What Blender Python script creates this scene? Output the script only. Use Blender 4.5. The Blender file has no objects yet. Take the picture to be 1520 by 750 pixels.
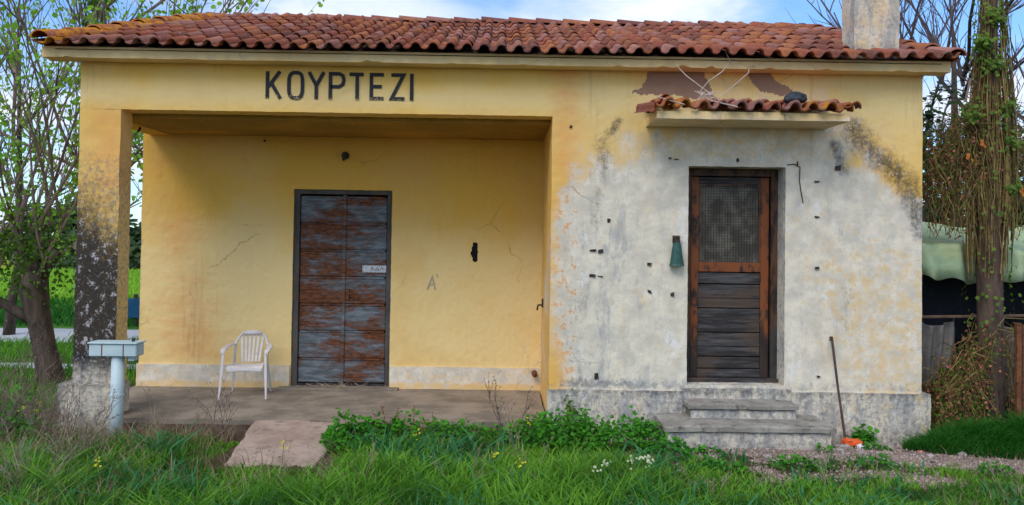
import bpy, bmesh, math, random
import numpy as np
from mathutils import Vector, Matrix
random.seed(7); RNG = np.random.default_rng(7)
SC = bpy.context.scene
COL = SC.collection

# ---------------------------------------------------------------- camera
CAM = np.array([4.28298, -8.01265, 2.27686])
def cam_axes(yaw=0.01478, pitch=0.01979, roll=0.01393):
    cy, sy = math.cos(yaw), math.sin(yaw)
    fw = np.array([sy*math.cos(pitch), cy*math.cos(pitch), math.sin(pitch)])
    r = np.array([cy, -sy, 0.0]); u = np.cross(r, fw)
    c, s = math.cos(roll), math.sin(roll)
    return c*r+s*u, -s*r+c*u, fw
R_, U_, F_ = cam_axes()
cd = bpy.data.cameras.new('camera'); cam = bpy.data.objects.new('camera', cd); COL.objects.link(cam)
cam.matrix_world = Matrix(((R_[0], U_[0], -F_[0], CAM[0]), (R_[1], U_[1], -F_[1], CAM[1]), (R_[2], U_[2], -F_[2], CAM[2]), (0, 0, 0, 1)))
cd.sensor_width = 36; cd.lens = 1165.9/1520*36; cd.shift_y = -0.02704; cd.shift_x = 0
cd.clip_start = .1; cd.clip_end = 3000
SC.camera = cam

# ---------------------------------------------------------------- light
SUN_AZ = (-0.50, -0.87); SUN_EL = math.radians(46)
sd = bpy.data.lights.new('sun', 'SUN'); sd.energy = 1.5; sd.angle = math.radians(32); sd.color = (1, .96, .9)
so = bpy.data.objects.new('sun', sd); COL.objects.link(so)
dv = Vector((-SUN_AZ[0]*math.cos(SUN_EL), -SUN_AZ[1]*math.cos(SUN_EL), -math.sin(SUN_EL)))
so.rotation_euler = dv.to_track_quat('-Z', 'Y').to_euler(); so.location = (0, -5, 20)
SC.view_settings.view_transform = 'Standard'; SC.view_settings.look = 'None'
SC.view_settings.exposure = 0.30; SC.view_settings.gamma = 1.0

# ---------------------------------------------------------------- node helper
class N:
    def __init__(s, tree): s.t = tree; tree.nodes.clear()
    def n(s, typ, ins=None, **kw):
        nd = s.t.nodes.new(typ)
        for k, v in kw.items(): setattr(nd, k, v)
        for k, v in (ins or {}).items(): s.put(nd.inputs[k], v)
        return nd
    def put(s, sock, v):
        if hasattr(v, 'is_linked') or isinstance(v, bpy.types.NodeSocket): s.t.links.new(v, sock)
        else:
            if isinstance(v, (tuple, list)) and len(v) == 3 and sock.type == 'RGBA': v = (*v, 1)
            sock.default_value = v
    def math(s, op, a, b=0.0, c=0.0, clamp=False):
        nd = s.n('ShaderNodeMath', operation=op, use_clamp=clamp)
        for i, v in enumerate((a, b, c)): s.put(nd.inputs[i], v)
        return nd.outputs[0]
    def mix(s, f, a, b, mode='MIX'):
        nd = s.n('ShaderNodeMix', data_type='RGBA', blend_type=mode)
        s.put(nd.inputs[0], f); s.put(nd.inputs[6], a); s.put(nd.inputs[7], b)
        return nd.outputs[2]
    def noise(s, scale, detail=4, rough=.6, vec=None, st=None, dist=0.0):
        v = vec if vec is not None else s.pos()
        if st: v = s.vm('MULTIPLY', v, st)
        nd = s.n('ShaderNodeTexNoise', {'Vector': v, 'Scale': scale, 'Detail': detail, 'Roughness': rough, 'Distortion': dist})
        return nd.outputs[0]
    def pos(s): 
        if not hasattr(s, '_p'): s._p = s.n('ShaderNodeNewGeometry').outputs['Position']
        return s._p
    def vm(s, op, a, b):
        nd = s.n('ShaderNodeVectorMath', operation=op); s.put(nd.inputs[0], a); s.put(nd.inputs[1], b); return nd.outputs[0]
    def step(s, x, lo, hi):
        nd = s.n('ShaderNodeMapRange', interpolation_type='SMOOTHSTEP')
        s.put(nd.inputs[0], x); nd.inputs[1].default_value = lo; nd.inputs[2].default_value = hi
        return nd.outputs[0]
    def thr(s, mask, noise, k, lo=.42, hi=.58):   # soft mask broken up by a noise
        return s.step(s.math('MULTIPLY_ADD', s.math('SUBTRACT', noise, .5), k, mask), lo, hi)
    def attr(s, name):
        a = s.n('ShaderNodeAttribute', attribute_name=name)
        sp = s.n('ShaderNodeSeparateColor', {'Color': a.outputs['Color']})
        return sp.outputs
    def bump(s, h, strength=.3, dist=.01):
        return s.n('ShaderNodeBump', {'Height': h, 'Strength': strength, 'Distance': dist}).outputs[0]
    def out(s, col, rough=.85, normal=None, spec=.3, metal=0.0, trans=None):
        b = s.n('ShaderNodeBsdfPrincipled', {'Base Color': col, 'Roughness': rough, 'Metallic': metal})
        b.inputs['Specular IOR Level'].default_value = spec
        if normal is not None: s.put(b.inputs['Normal'], normal)
        sh = b.outputs[0]
        if trans is not None:
            t = s.n('ShaderNodeBsdfTranslucent', {'Color': trans})
            m = s.n('ShaderNodeMixShader', {0: .35}); s.put(m.inputs[1], sh); s.put(m.inputs[2], t.outputs[0]); sh = m.outputs[0]
        o = s.n('ShaderNodeOutputMaterial'); s.t.links.new(sh, o.inputs[0])
def mat(name):
    m = bpy.data.materials.new(name); m.use_nodes = True
    return m, N(m.node_tree)

# ---------------------------------------------------------------- world
w = bpy.data.worlds.new('World'); SC.world = w; w.use_nodes = True
k = N(w.node_tree)
sky = k.n('ShaderNodeTexSky', sky_type='NISHITA', sun_disc=False, sun_elevation=SUN_EL, sun_rotation=math.atan2(SUN_AZ[0], SUN_AZ[1]) % (2*math.pi), air_density=1.0, dust_density=.3, ozone_density=3.5)
tc = k.n('ShaderNodeTexCoord').outputs['Generated']
sp = k.n('ShaderNodeSeparateXYZ', {0: tc})
zz = k.math('ADD', k.math('MAXIMUM', sp.outputs[2], 0.0), .16)
cv = k.n('ShaderNodeCombineXYZ', {0: k.math('DIVIDE', sp.outputs[0], zz), 1: k.math('DIVIDE', sp.outputs[1], zz), 2: 0.0}).outputs[0]
cn = k.noise(1.15, 7, .56, vec=k.vm('ADD', cv, (3.62, 1.1, 0)), dist=.25)
cn2 = k.noise(.7, 3, .5, vec=k.vm('ADD', cv, (7.7, -1.3, 0)))
cm = k.step(k.math('MULTIPLY_ADD', cn2, .5, k.math('MULTIPLY', cn, .75)), .54, .70)
tint = k.mix(1.0, sky.outputs[0], (.80, 1.0, 1.22), 'MULTIPLY')
b1 = k.n('ShaderNodeBackground', {'Color': tint, 'Strength': .15})
b2 = k.n('ShaderNodeBackground', {'Color': k.mix(k.step(cn, .45, .75), (.66, .76, .93), (1.0, 1.0, 1.0)), 'Strength': .98})
mx = k.n('ShaderNodeMixShader', {0: cm}); k.put(mx.inputs[1], b1.outputs[0]); k.put(mx.inputs[2], b2.outputs[0])
wo = k.n('ShaderNodeOutputWorld'); k.t.links.new(mx.outputs[0], wo.inputs[0])

# ---------------------------------------------------------------- numpy noise
_perm = RNG.random((64, 64, 64)).astype(np.float32)
def vnoise(x, y, z, s):
    x, y, z = [np.asarray(a, dtype=np.float64)*s+71.3 for a in (x, y, z)]
    x, y, z = np.broadcast_arrays(x, y, z)
    xi, yi, zi = np.floor(x).astype(int), np.floor(y).astype(int), np.floor(z).astype(int)
    fx, fy, fz = x-xi, y-yi, z-zi
    fx, fy, fz = [f*f*(3-2*f) for f in (fx, fy, fz)]
    def g(a, b, c): return _perm[(xi+a) & 63, (yi+b) & 63, (zi+c) & 63]
    r = 0
    for a in (0, 1):
        for b in (0, 1):
            for c in (0, 1):
                r = r+g(a, b, c)*(fx if a else 1-fx)*(fy if b else 1-fy)*(fz if c else 1-fz)
    return r
def fbm(x, y, z, s, o=4):
    r = 0; t = 0; a = 1
    for i in range(o): r = r+a*vnoise(x, y, z, s*2**i); t += a; a *= .55
    return r/t
def sm(a, b, x):
    t = np.clip((np.asarray(x, dtype=float)-a)/(b-a), 0, 1); return t*t*(3-2*t)
def in_poly(px, py, poly):
    c = np.zeros(np.shape(px), bool); n = len(poly)
    for i in range(n):
        x1, y1 = poly[i]; x2, y2 = poly[(i+1) % n]
        t = ((y1 > py) != (y2 > py)) & (px < (x2-x1)*(py-y1)/(y2-y1+1e-12)+x1); c ^= t
    return c
def seg_d(px, py, pts):
    d = np.full(np.shape(px), 9.0)
    for (x1, y1), (x2, y2) in zip(pts[:-1], pts[1:]):
        L2 = (x2-x1)**2+(y2-y1)**2; t = np.clip(((px-x1)*(x2-x1)+(py-y1)*(y2-y1))/L2, 0, 1)
        d = np.minimum(d, np.hypot(px-x1-t*(x2-x1), py-y1-t*(y2-y1)))
    return d
def gz(x, y):       # the lie of the ground
    x = np.asarray(x, float); y = np.asarray(y, float)
    z = .25+.09*sm(0.0, -.7, y)+(.02*(fbm(x, y, 0, 1.3, 3)-.5)*2)
    z = z-.06*sm(6, 0, x)*sm(-.8, 0, y)-.15*sm(4, 25, y)
    return z

# ---------------------------------------------------------------- object helpers
def link(name, me, mats, parent=None, loc=(0, 0, 0)):
    o = bpy.data.objects.new(name, me); COL.objects.link(o)
    if mats is not None and not me.materials:
        for m in (mats if isinstance(mats, (list, tuple)) else [mats]): me.materials.append(m)
    if parent is not None: o.parent = parent
    o.location = loc
    return o
def tag(o, label=None, cat=None, group=None, kind=None):
    if label: o['label'] = label
    if cat: o['category'] = cat
    if group: o['group'] = group
    if kind: o['kind'] = kind
    return o
def thing(name, label, cat, loc, rz=0, group=None):
    o = bpy.data.objects.new(name, None); COL.objects.link(o); o.location = loc; o.rotation_euler = (0, 0, rz)
    o.empty_display_size = .1
    return tag(o, label, cat, group)
def recurse_loc(p):
    v = Vector((0, 0, 0))
    while p is not None: v += Vector(p.location); p = p.parent
    return v
class G:            # geometry collector, world coordinates, optional tint per vertex
    def __init__(s): s.v = []; s.f = []; s.t = []; s.smooth = False
    def add(s, vs, fs, t=0.0):
        b = len(s.v); s.v += [tuple(p) for p in vs]; s.f += [tuple(b+i for i in f) for f in fs]; s.t += [t]*len(vs); return s
    def box(s, x0, x1, y0, y1, z0, z1, t=0.0, j=0.0):
        vs = [(x, y, z) for x in (x0, x1) for y in (y0, y1) for z in (z0, z1)]
        if j: vs = [(a+random.uniform(-j, j), b+random.uniform(-j, j), c+random.uniform(-j, j)) for a, b, c in vs]
        return s.add(vs, [(0, 1, 3, 2), (4, 6, 7, 5), (0, 4, 5, 1), (2, 3, 7, 6), (0, 2, 6, 4), (1, 5, 7, 3)], t)
    def bar(s, a, b, wd, th, up=(0, 0, 1), t=0.0):
        a, b = Vector(a), Vector(b); d = (b-a).normalized(); x = d.cross(Vector(up))
        if x.length < 1e-4: x = Vector((1, 0, 0))
        x.normalize(); u = x.cross(d)
        vs = []
        for p in (a, b):
            for i, j in ((-1, -1), (1, -1), (1, 1), (-1, 1)): vs.append(p+x*wd/2*i+u*th/2*j)
        return s.add(vs, [(3, 2, 1, 0), (4, 5, 6, 7), (0, 1, 5, 4), (1, 2, 6, 5), (2, 3, 7, 6), (3, 0, 4, 7)], t)
    def tube(s, pts, rs, n=6, t=0.0, cap=True, wob=0.0):
        pts = [Vector(p) for p in pts]
        if not isinstance(rs, (list, tuple)): rs = [rs]*len(pts)
        vs = []; fs = []; x = None
        for i, p in enumerate(pts):
            d = (pts[min(i+1, len(pts)-1)]-pts[max(i-1, 0)])
            if d.length < 1e-6: d = Vector((0, 0, 1))
            d.normalize()
            if x is None: x = d.orthogonal()
            x = (x-d*x.dot(d))
            if x.length < 1e-5: x = d.orthogonal()
            x.normalize(); y = d.cross(x)
            for q in range(n):
                a = 2*math.pi*q/n; r = rs[i]*(1+(random.uniform(-wob, wob) if wob else 0))
                vs.append(p+x*math.cos(a)*r+y*math.sin(a)*r)
        for i in range(len(pts)-1):
            for q in range(n): fs.append((i*n+q, i*n+(q+1) % n, (i+1)*n+(q+1) % n, (i+1)*n+q))
        if cap and n > 3: fs.append(tuple(range(n-1, -1, -1))); fs.append(tuple((len(pts)-1)*n+q for q in range(n)))
        return s.add(vs, fs, t)
    def build(s, name, m, parent=None, smooth=False, bevel=0.0, offset=None):
        off = recurse_loc(parent)
        if parent is None and offset is not None: off = Vector(offset)
        me = bpy.data.meshes.new(name)
        me.from_pydata([(a-off.x, b-off.y, c-off.z) for a, b, c in s.v], [], s.f)
        at = me.attributes.new('tint', 'FLOAT', 'POINT'); at.data.foreach_set('value', np.array(s.t, dtype=np.float32))
        if smooth: me.polygons.foreach_set('use_smooth', [True]*len(me.polygons))
        if bevel:
            bm = bmesh.new(); bm.from_mesh(me)
            bmesh.ops.bevel(bm, geom=[e for e in bm.edges if len(e.link_faces) == 2 and e.calc_face_angle(0) > .6], offset=bevel, segments=1, affect='EDGES')
            bm.to_mesh(me); bm.free()
        me.update()
        return link(name, me, m, parent, (off.x, off.y, off.z) if parent is None else (0, 0, 0))

# gridded plaster surfaces with painted wear masks -------------------------------------------------
def mesh_np(name, V, F, m, parent, masks=None, smooth=False):
    off = recurse_loc(parent)
    me = bpy.data.meshes.new(name)
    V = np.asarray(V, dtype=np.float32)-np.array(off, dtype=np.float32); F = np.asarray(F, dtype=np.int32)
    me.vertices.add(len(V)); me.vertices.foreach_set('co', V.ravel())
    nf, kk = F.shape
    me.loops.add(nf*kk); me.loops.foreach_set('vertex_index', F.ravel())
    me.polygons.add(nf); me.polygons.foreach_set('loop_start', np.arange(nf, dtype=np.int32)*kk); me.polygons.foreach_set('loop_total', np.full(nf, kk, dtype=np.int32))
    if smooth: me.polygons.foreach_set('use_smooth', np.ones(nf, bool))
    for nm, a in (masks or {}).items():
        if a.ndim == 1:
            at = me.attributes.new(nm, 'FLOAT', 'POINT'); at.data.foreach_set('value', a.astype(np.float32))
        else:
            at = me.color_attributes.new(nm, 'FLOAT_COLOR', 'POINT')
            at.data.foreach_set('color', np.concatenate([a, np.ones((len(a), 1))], 1).astype(np.float32).ravel())
    me.update(calc_edges=True); me.validate()
    return link(name, me, m, parent)
def axis(a, b, res): return np.linspace(a, b, max(2, int(round(abs(b-a)/res))+1))
class Grid:         # accumulates rectangular gridded faces
    def __init__(s): s.V = []; s.F = []; s.n = 0
    def face(s, o, u, v, nu, nv, flip=False, drop=None):
        o, u, v = map(np.array, (o, u, v))
        a, b = np.meshgrid(np.linspace(0, 1, nu+1), np.linspace(0, 1, nv+1), indexing='ij')
        P = o+a[..., None]*u+b[..., None]*v
        idx = np.arange((nu+1)*(nv+1)).reshape(nu+1, nv+1)+s.n
        q = np.stack([idx[:-1, :-1], idx[1:, :-1], idx[1:, 1:], idx[:-1, 1:]], -1).reshape(-1, 4)
        if drop is not None:
            c = P[:-1, :-1]/2+P[1:, 1:]/2; q = q[~drop(c.reshape(-1, 3))]
        if flip: q = q[:, ::-1]
        s.V.append(P.reshape(-1, 3)); s.F.append(q); s.n += (nu+1)*(nv+1); return s
    def front(s, x0, x1, y, z0, z1, res=.015, drop=None):
        return s.face((x0, y, z0), (x1-x0, 0, 0), (0, 0, z1-z0), max(1, round((x1-x0)/res)), max(1, round((z1-z0)/res)), drop=drop)
    def box(s, x0, x1, y0, y1, z0, z1, res=.03, faces='FLRTBK'):
        nx, ny, nz = [max(1, round(d/res)) for d in (x1-x0, y1-y0, z1-z0)]
        if 'F' in faces: s.face((x0, y0, z0), (x1-x0, 0, 0), (0, 0, z1-z0), nx, nz)
        if 'K' in faces: s.face((x0, y1, z0), (x1-x0, 0, 0), (0, 0, z1-z0), nx, nz, True)
        if 'L' in faces: s.face((x0, y0, z0), (0, y1-y0, 0), (0, 0, z1-z0), ny, nz, True)
        if 'R' in faces: s.face((x1, y0, z0), (0, y1-y0, 0), (0, 0, z1-z0), ny, nz)
        if 'T' in faces: s.face((x0, y0, z1), (x1-x0, 0, 0), (0, y1-y0, 0), nx, ny)
        if 'B' in faces: s.face((x0, y0, z0), (x1-x0, 0, 0), (0, y1-y0, 0), nx, ny, True)
        return s
    def build(s, name, m, parent, maskf, amp=.004, edge=0.0):
        V = np.concatenate(s.V); F = np.concatenate(s.F)
        A, B = maskf(V[:, 0], V[:, 1], V[:, 2])
        x, y, z = V.T
        D = np.stack([fbm(x, y, z+i*7.7, 3.5, 3)-.5+.5*(vnoise(x, y, z+i*3.1, 22)-.5) for i in range(3)], 1)*2*amp
        return mesh_np(name, V+D, F, m, parent, {'mask': A, 'wear': B})

# ---------------------------------------------------------------- materials
def plaster(name, base=(.80, .47, .085), cream=(.86, .64, .29)):
    m, k = mat(name)
    a = k.attr('mask'); b = k.attr('wear')      # a: white, black, peeled  b: orange, cream, grey
    nl = k.noise(1.1, 5, .6); nm = k.noise(5, 6, .65); nf = k.noise(34, 5, .7); nv = k.noise(7, 7, .72, st=(1, 1, .28)); nh = k.noise(6, 6, .72, st=(.3, 1, 1.6))
    ng = k.noise(13, 8, .78)
    col = k.mix(k.thr(b[1], nl, 1.0, .2, .8), base, cream)
    col = k.mix(k.math('MULTIPLY', k.step(nl, .42, .72), .45), col, (.72, .38, .06))
    col = k.mix(k.math('MULTIPLY', k.step(nv, .52, .72), .16), col, (.80, .62, .33))
    col = k.mix(k.math('MULTIPLY', k.thr(k.math('MULTIPLY', a[0], 1.3), nm, .8, .15, .8), .75), col, (.80, .56, .33))
    col = k.mix(k.math('MULTIPLY', k.thr(b[0], k.math('MULTIPLY_ADD', nh, .6, k.math('MULTIPLY', nm, .4)), 1.1, .20, .85), .85), col, (.78, .33, .10))
    white = k.mix(k.step(nm, .34, .68), (.60, .55, .46), (.84, .75, .60))
    white = k.mix(k.math('MULTIPLY', k.step(ng, .50, .64), .35), white, (.55, .54, .52))
    white = k.mix(k.math('MULTIPLY', k.thr(k.math('MULTIPLY_ADD', b[2], 1.0, .10), nv, 2.8, .44, .76), .62), white, (.34, .36, .38))
    white = k.mix(k.math('MULTIPLY', k.step(k.noise(3.2, 8, .78, st=(1, 1, .55)), .55, .63), .75), white, (.82, .80, .76))
    white = k.mix(k.math('MULTIPLY', k.step(k.noise(2.6, 8, .78, st=(1.3, 1, .5)), .56, .66), .65), white, (.80, .62, .38))
    white = k.mix(k.math('MULTIPLY', k.thr(k.math('MULTIPLY', b[1], .8), k.noise(8, 8, .75), 1.7, .44, .66), .75), white, (.74, .53, .27))
    white = k.mix(k.math('MULTIPLY', k.thr(k.math('MULTIPLY', b[0], .95), k.noise(10, 7, .75), 1.9, .50, .62), .85), white, (.72, .35, .13))
    fn = k.math('MULTIPLY_ADD', k.noise(5.5, 9, .78), .65, k.math('MULTIPLY', nv, .35))
    flake = k.math('MULTIPLY_ADD', k.thr(a[0], fn, 1.3, .12, .80), .55, k.math('MULTIPLY', k.thr(a[0], fn, 2.3, .36, .56), .45))
    col = k.mix(k.math('MULTIPLY', flake, .94), col, white)
    col = k.mix(k.math('MULTIPLY', k.thr(b[2], k.noise(22, 8, .8), 1.6, .35, .70), .80), col, (.20, .20, .205))
    speck = k.noise(20, 8, .8); sp2 = k.noise(7, 6, .7)
    blk = k.thr(a[1], k.math('MULTIPLY_ADD', nv, .35, k.math('MULTIPLY', speck, .65)), 1.9, .22, .84)
    bc = k.mix(k.step(speck, .55, .66), (.020, .020, .024), (.20, .195, .20))
    bc = k.mix(k.step(k.noise(13, 7, .8, st=(1, 1, .8)), .545, .60), bc, (.42, .40, .40))
    col = k.mix(k.math('MULTIPLY', blk, .96), col, bc)
    peel = k.thr(a[2], k.noise(11, 7, .7), 1.3, .40, .66)
    col = k.mix(peel, col, k.mix(k.noise(9, 7, .75), (.27, .155, .095), (.40, .26, .18)))
    fl = k.math('MULTIPLY', k.step(k.noise(30, 8, .85), .56, .62), k.step(k.noise(3, 5, .7), .42, .62))
    col = k.mix(k.math('MULTIPLY', fl, k.math('MULTIPLY_ADD', a[0], .50, .06)), col, (.30, .26, .21))
    fo = k.math('MULTIPLY', k.step(k.noise(16, 8, .82), .58, .64), k.step(k.noise(2.2, 5, .7, st=(1, 1, .7)), .46, .62))
    col = k.mix(k.math('MULTIPLY', fo, k.math('MULTIPLY', a[0], .8)), col, (.70, .44, .20))
    pit = k.step(k.noise(48, 3, .6), .66, .72)
    col = k.mix(k.math('MULTIPLY', pit, k.math('MULTIPLY_ADD', a[0], .6, .12)), col, (.07, .065, .06))
    vp = k.vm('ADD', k.pos(), k.vm('MULTIPLY', k.n('ShaderNodeTexNoise', {'Scale': 3.0, 'Detail': 5, 'Vector': k.pos()}).outputs['Color'], (.35, .35, .35)))
    vo = k.n('ShaderNodeTexVoronoi', {'Vector': vp, 'Scale': .85}, feature='DISTANCE_TO_EDGE').outputs['Distance']
    crack = k.math('MULTIPLY', k.step(vo, .0045, .0015), k.step(k.noise(1.3, 3, .5), .56, .66))
    col = k.mix(k.math('MULTIPLY', crack, .5), col, (.14, .10, .06))
    stk = k.math('MULTIPLY', k.step(k.noise(3, 6, .7, st=(3.2, 3.2, .22)), .54, .72), k.step(k.noise(.9, 3, .5), .40, .65))
    col = k.mix(k.math('MULTIPLY', stk, .30), col, (.30, .22, .12))
    h = k.math('SUBTRACT', k.math('ADD', k.math('MULTIPLY', ng, .8), nm), k.math('MULTIPLY', peel, 1.2))
    h = k.math('ADD', h, k.math('MULTIPLY', flake, -.30))
    h = k.math('SUBTRACT', h, k.math('ADD', pit, crack))
    k.out(col, .92, k.bump(h, .45, .012), .15)
    return m
M = {}
M['plaster'] = plaster('plaster')
M['ceiling'] = plaster('shade_tinted_ceiling', (.33, .19, .035), (.36, .23, .06))  # darker base than the walls: porch shade put into the plaster colour
def simple(name, c1, c2, scale=8, st=None, rough=.85, c3=None, t3=(.55, .7), s3=20, bump=.2, spec=.3, metal=0, tint=0.0, dist=.01, rnd=0.0):
    m, k = mat(name)
    col = k.mix(k.step(k.noise(scale, 6, .65, st=st), .35, .65), c1, c2)
    n3 = k.noise(s3, 6, .7, st=st)
    if c3: col = k.mix(k.step(n3, *t3), col, c3)
    if tint or rnd:
        v = k.n('ShaderNodeAttribute', attribute_name='tint').outputs['Fac']
        if rnd:
            r = k.n('ShaderNodeObjectInfo').outputs['Random']
            v = k.math('ADD', v, k.math('MULTIPLY', k.math('SUBTRACT', r, .5), rnd))
        col = k.mix(1.0, col, k.n('ShaderNodeCombineColor', {0: k.math('ADD', 1, v), 1: k.math('ADD', 1, v), 2: k.math('ADD', 1, v)}).outputs[0], 'MULTIPLY')
    k.out(col, rough, k.bump(n3, bump, dist), spec, metal)
    return m
M['concrete'] = simple('concrete', (.19, .155, .12), (.32, .26, .20), 3, None, .9, (.13, .11, .09), (.58, .80), 9)
M['ramp'] = simple('ramp_concrete', (.33, .23, .18), (.44, .33, .26), 4, None, .9, (.22, .17, .14), (.52, .66), 11, bump=.35)
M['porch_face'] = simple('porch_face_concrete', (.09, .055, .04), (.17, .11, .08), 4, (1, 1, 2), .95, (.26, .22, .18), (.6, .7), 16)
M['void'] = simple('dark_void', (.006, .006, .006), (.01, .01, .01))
M['rust'] = simple('rusty_iron', (.13, .045, .02), (.21, .08, .03), 9, None, .8, (.05, .025, .018), (.5, .65), 30)
M['rod'] = simple('rod_iron', (.06, .035, .03), (.10, .06, .05), 20, None, .7)
M['orange_plastic'] = simple('orange_plastic', (.85, .13, .02), (.75, .10, .02), 9, None, .45, spec=.5)
M['chair'] = simple('white_plastic', (.60, .56, .55), (.70, .66, .64), 5, None, .5, (.36, .29, .25), (.6, .75), 18, bump=.1, spec=.4)
M['pipe'] = simple('pale_blue_paint', (.42, .53, .56), (.52, .62, .63), 6, None, .6, (.30, .25, .18), (.66, .72), 22, bump=.15, spec=.4)
M['letter'] = simple('letter_paint', (.02, .022, .026), (.05, .05, .05), 9, None, .8, (.30, .24, .12), (.60, .68), 32)
def letter_mat():
    m, k = mat('letter_paint'); zc = k.n('ShaderNodeSeparateXYZ', {0: k.pos()}).outputs[2]
    wr = k.thr(k.math('MULTIPLY', k.step(zc, 3.84, 3.66), .55), k.noise(34, 7, .8), 2.0, .48, .70)
    k.out(k.mix(wr, k.mix(k.noise(30, 4), (.018, .020, .024), (.05, .05, .055)), (.42, .31, .15)), .85)
    return m
M['letter'] = letter_mat()
M['scrawl'] = simple('scrawl_paint', (.36, .34, .26), (.48, .42, .30), 19, None, .9)
M['green_metal'] = simple('green_metal', (.012, .06, .05), (.02, .10, .075), 22, None, .55, (.12, .06, .02), (.6, .68), 40, spec=.5)
M['dark_metal'] = simple('dark_metal', (.03, .025, .02), (.06, .045, .03), 20, None, .6)
M['paper'] = simple('old_paper', (.50, .52, .55), (.62, .64, .66), 20, None, .8, (.20, .17, .16), (.55, .62), 60)
M['cap_blue'] = simple('blue_plastic', (.02, .08, .5), (.02, .10, .6), 9, None, .4)
M['white_litter'] = simple('white_litter', (.62, .63, .66), (.75, .76, .78), 9, None, .5)
M['stone'] = simple('stone', (.26, .22, .20), (.42, .37, .34), 7, None, .9, (.16, .13, .11), (.55, .7), 30, rnd=.6)
M['gravel'] = simple('gravel', (.30, .23, .20), (.42, .33, .29), 9, None, .9, tint=1)
M['bark'] = simple('bark', (.055, .04, .03), (.11, .08, .06), 9, (1, 1, .3), .95, (.03, .03, .02), (.5, .65), 24, bump=.6, dist=.03, tint=1)
M['bark_light'] = simple('twig_bark', (.15, .10, .08), (.24, .17, .14), 9, (1, 1, .3), .95, tint=1)
M['bark_red'] = simple('ivy_trunk_bark', (.075, .048, .038), (.15, .095, .07), 9, (1, 1, .2), .95, (.05, .035, .03), (.5, .65), 22, bump=.6, dist=.03, tint=1)
M['bare'] = simple('bare_twigs', (.07, .055, .055), (.12, .09, .09), 9, None, .95, tint=1)
M['dead'] = simple('dead_stalk', (.24, .18, .125), (.38, .30, .22), 12, None, .95, tint=1)
M['pale_stalk'] = simple('pale_stalk', (.42, .33, .28), (.52, .42, .36), 12, None, .95, tint=1)
M['vine'] = simple('vine_strand', (.13, .085, .03), (.24, .17, .06), 12, None, .95, tint=1)
M['dock'] = simple('dock_seed', (.20, .07, .04), (.28, .11, .06), 22, None, .95, tint=1)
def leafmat(name, c1, c2, tr):
    m, k = mat(name)
    v = k.n('ShaderNodeAttribute', attribute_name='tint').outputs['Fac']
    col = k.mix(k.step(v, -.6, .6), c1, c2)
    col = k.mix(k.math('MULTIPLY', k.step(k.noise(1.8, 4, .6), .4, .7), .5), col, c2)
    k.out(col, .6, None, .25, 0, tr)
    return m
M['grass'] = leafmat('grass', (.012, .075, .014), (.17, .38, .03), (.14, .42, .02))
M['grass_blue'] = leafmat('grass_wide', (.015, .11, .035), (.07, .26, .09), (.06, .3, .06))
M['grass_dark'] = leafmat('grass_dark', (.010, .075, .008), (.035, .17, .012), (.03, .22, .01))
M['grass_dry'] = leafmat('grass_dry', (.20, .145, .085), (.42, .33, .20), (.3, .2, .1))
M['weed'] = leafmat('weed_leaf', (.008, .060, .008), (.075, .30, .015), (.05, .34, .01))
M['spring'] = leafmat('spring_leaf', (.12, .30, .02), (.26, .50, .04), (.34, .62, .04))
M['ivy'] = leafmat('ivy_leaf', (.035, .11, .012), (.14, .22, .02), (.12, .25, .01))
M['bush'] = leafmat('bush_leaf', (.008, .022, .010), (.035, .07, .018), (.02, .07, .01))
M['far_tree'] = leafmat('far_tree_leaf', (.03, .06, .03), (.06, .11, .03), (.05, .1, .02))
M['yellow_fl'] = leafmat('yellow_petal', (.62, .52, .02), (.75, .68, .05), (.6, .5, .02))
M['white_fl'] = leafmat('white_petal', (.55, .6, .35), (.7, .7, .5), (.5, .5, .3))
M['purple_leaf'] = leafmat('dry_orange_leaf', (.5, .12, .02), (.6, .2, .03), (.5, .15, .02))

def tile_mat():
    m, k = mat('roof_tile')
    r = k.math('ADD', k.n('ShaderNodeObjectInfo').outputs['Random'], k.n('ShaderNodeAttribute', attribute_name='tint').outputs['Fac'])
    r = k.math('FRACT', r)
    cr = k.n('ShaderNodeValToRGB', {0: r}); e = cr.color_ramp
    e.elements[0].color = (.22, .075, .05, 1); e.elements[0].position = 0
    e.elements[1].color = (.40, .18, .14, 1); e.elements[1].position = 1
    for p, c in ((.2, (.32, .095, .055, 1)), (.4, (.17, .065, .05, 1)), (.6, (.40, .14, .06, 1)), (.8, (.27, .12, .10, 1))):
        q = e.elements.new(p); q.color = c
    col = cr.outputs[0]
    col = k.mix(k.math('MULTIPLY', k.step(k.noise(22, 6, .7), .5, .68), .55), col, (.10, .07, .06))
    col = k.mix(k.math('MULTIPLY', k.step(k.noise(17, 5, .65), .55, .72), .6), col, (.36, .30, .27))
    col = k.mix(k.math('MULTIPLY', k.step(k.noise(2.4, 6, .7), .55, .66), .6), col, (.40, .13, .03))
    lich = k.n('ShaderNodeAttribute', attribute_name='lichen').outputs['Fac']
    col = k.mix(k.thr(lich, k.noise(11, 6, .7), 1.2, .40, .62), col, k.mix(k.noise(30, 3), (.50, .17, .015), (.55, .26, .02)))
    k.out(col, .9, k.bump(k.noise(40, 5, .7), .4, .01), .15)
    return m
M['tile'] = tile_mat()
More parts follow.
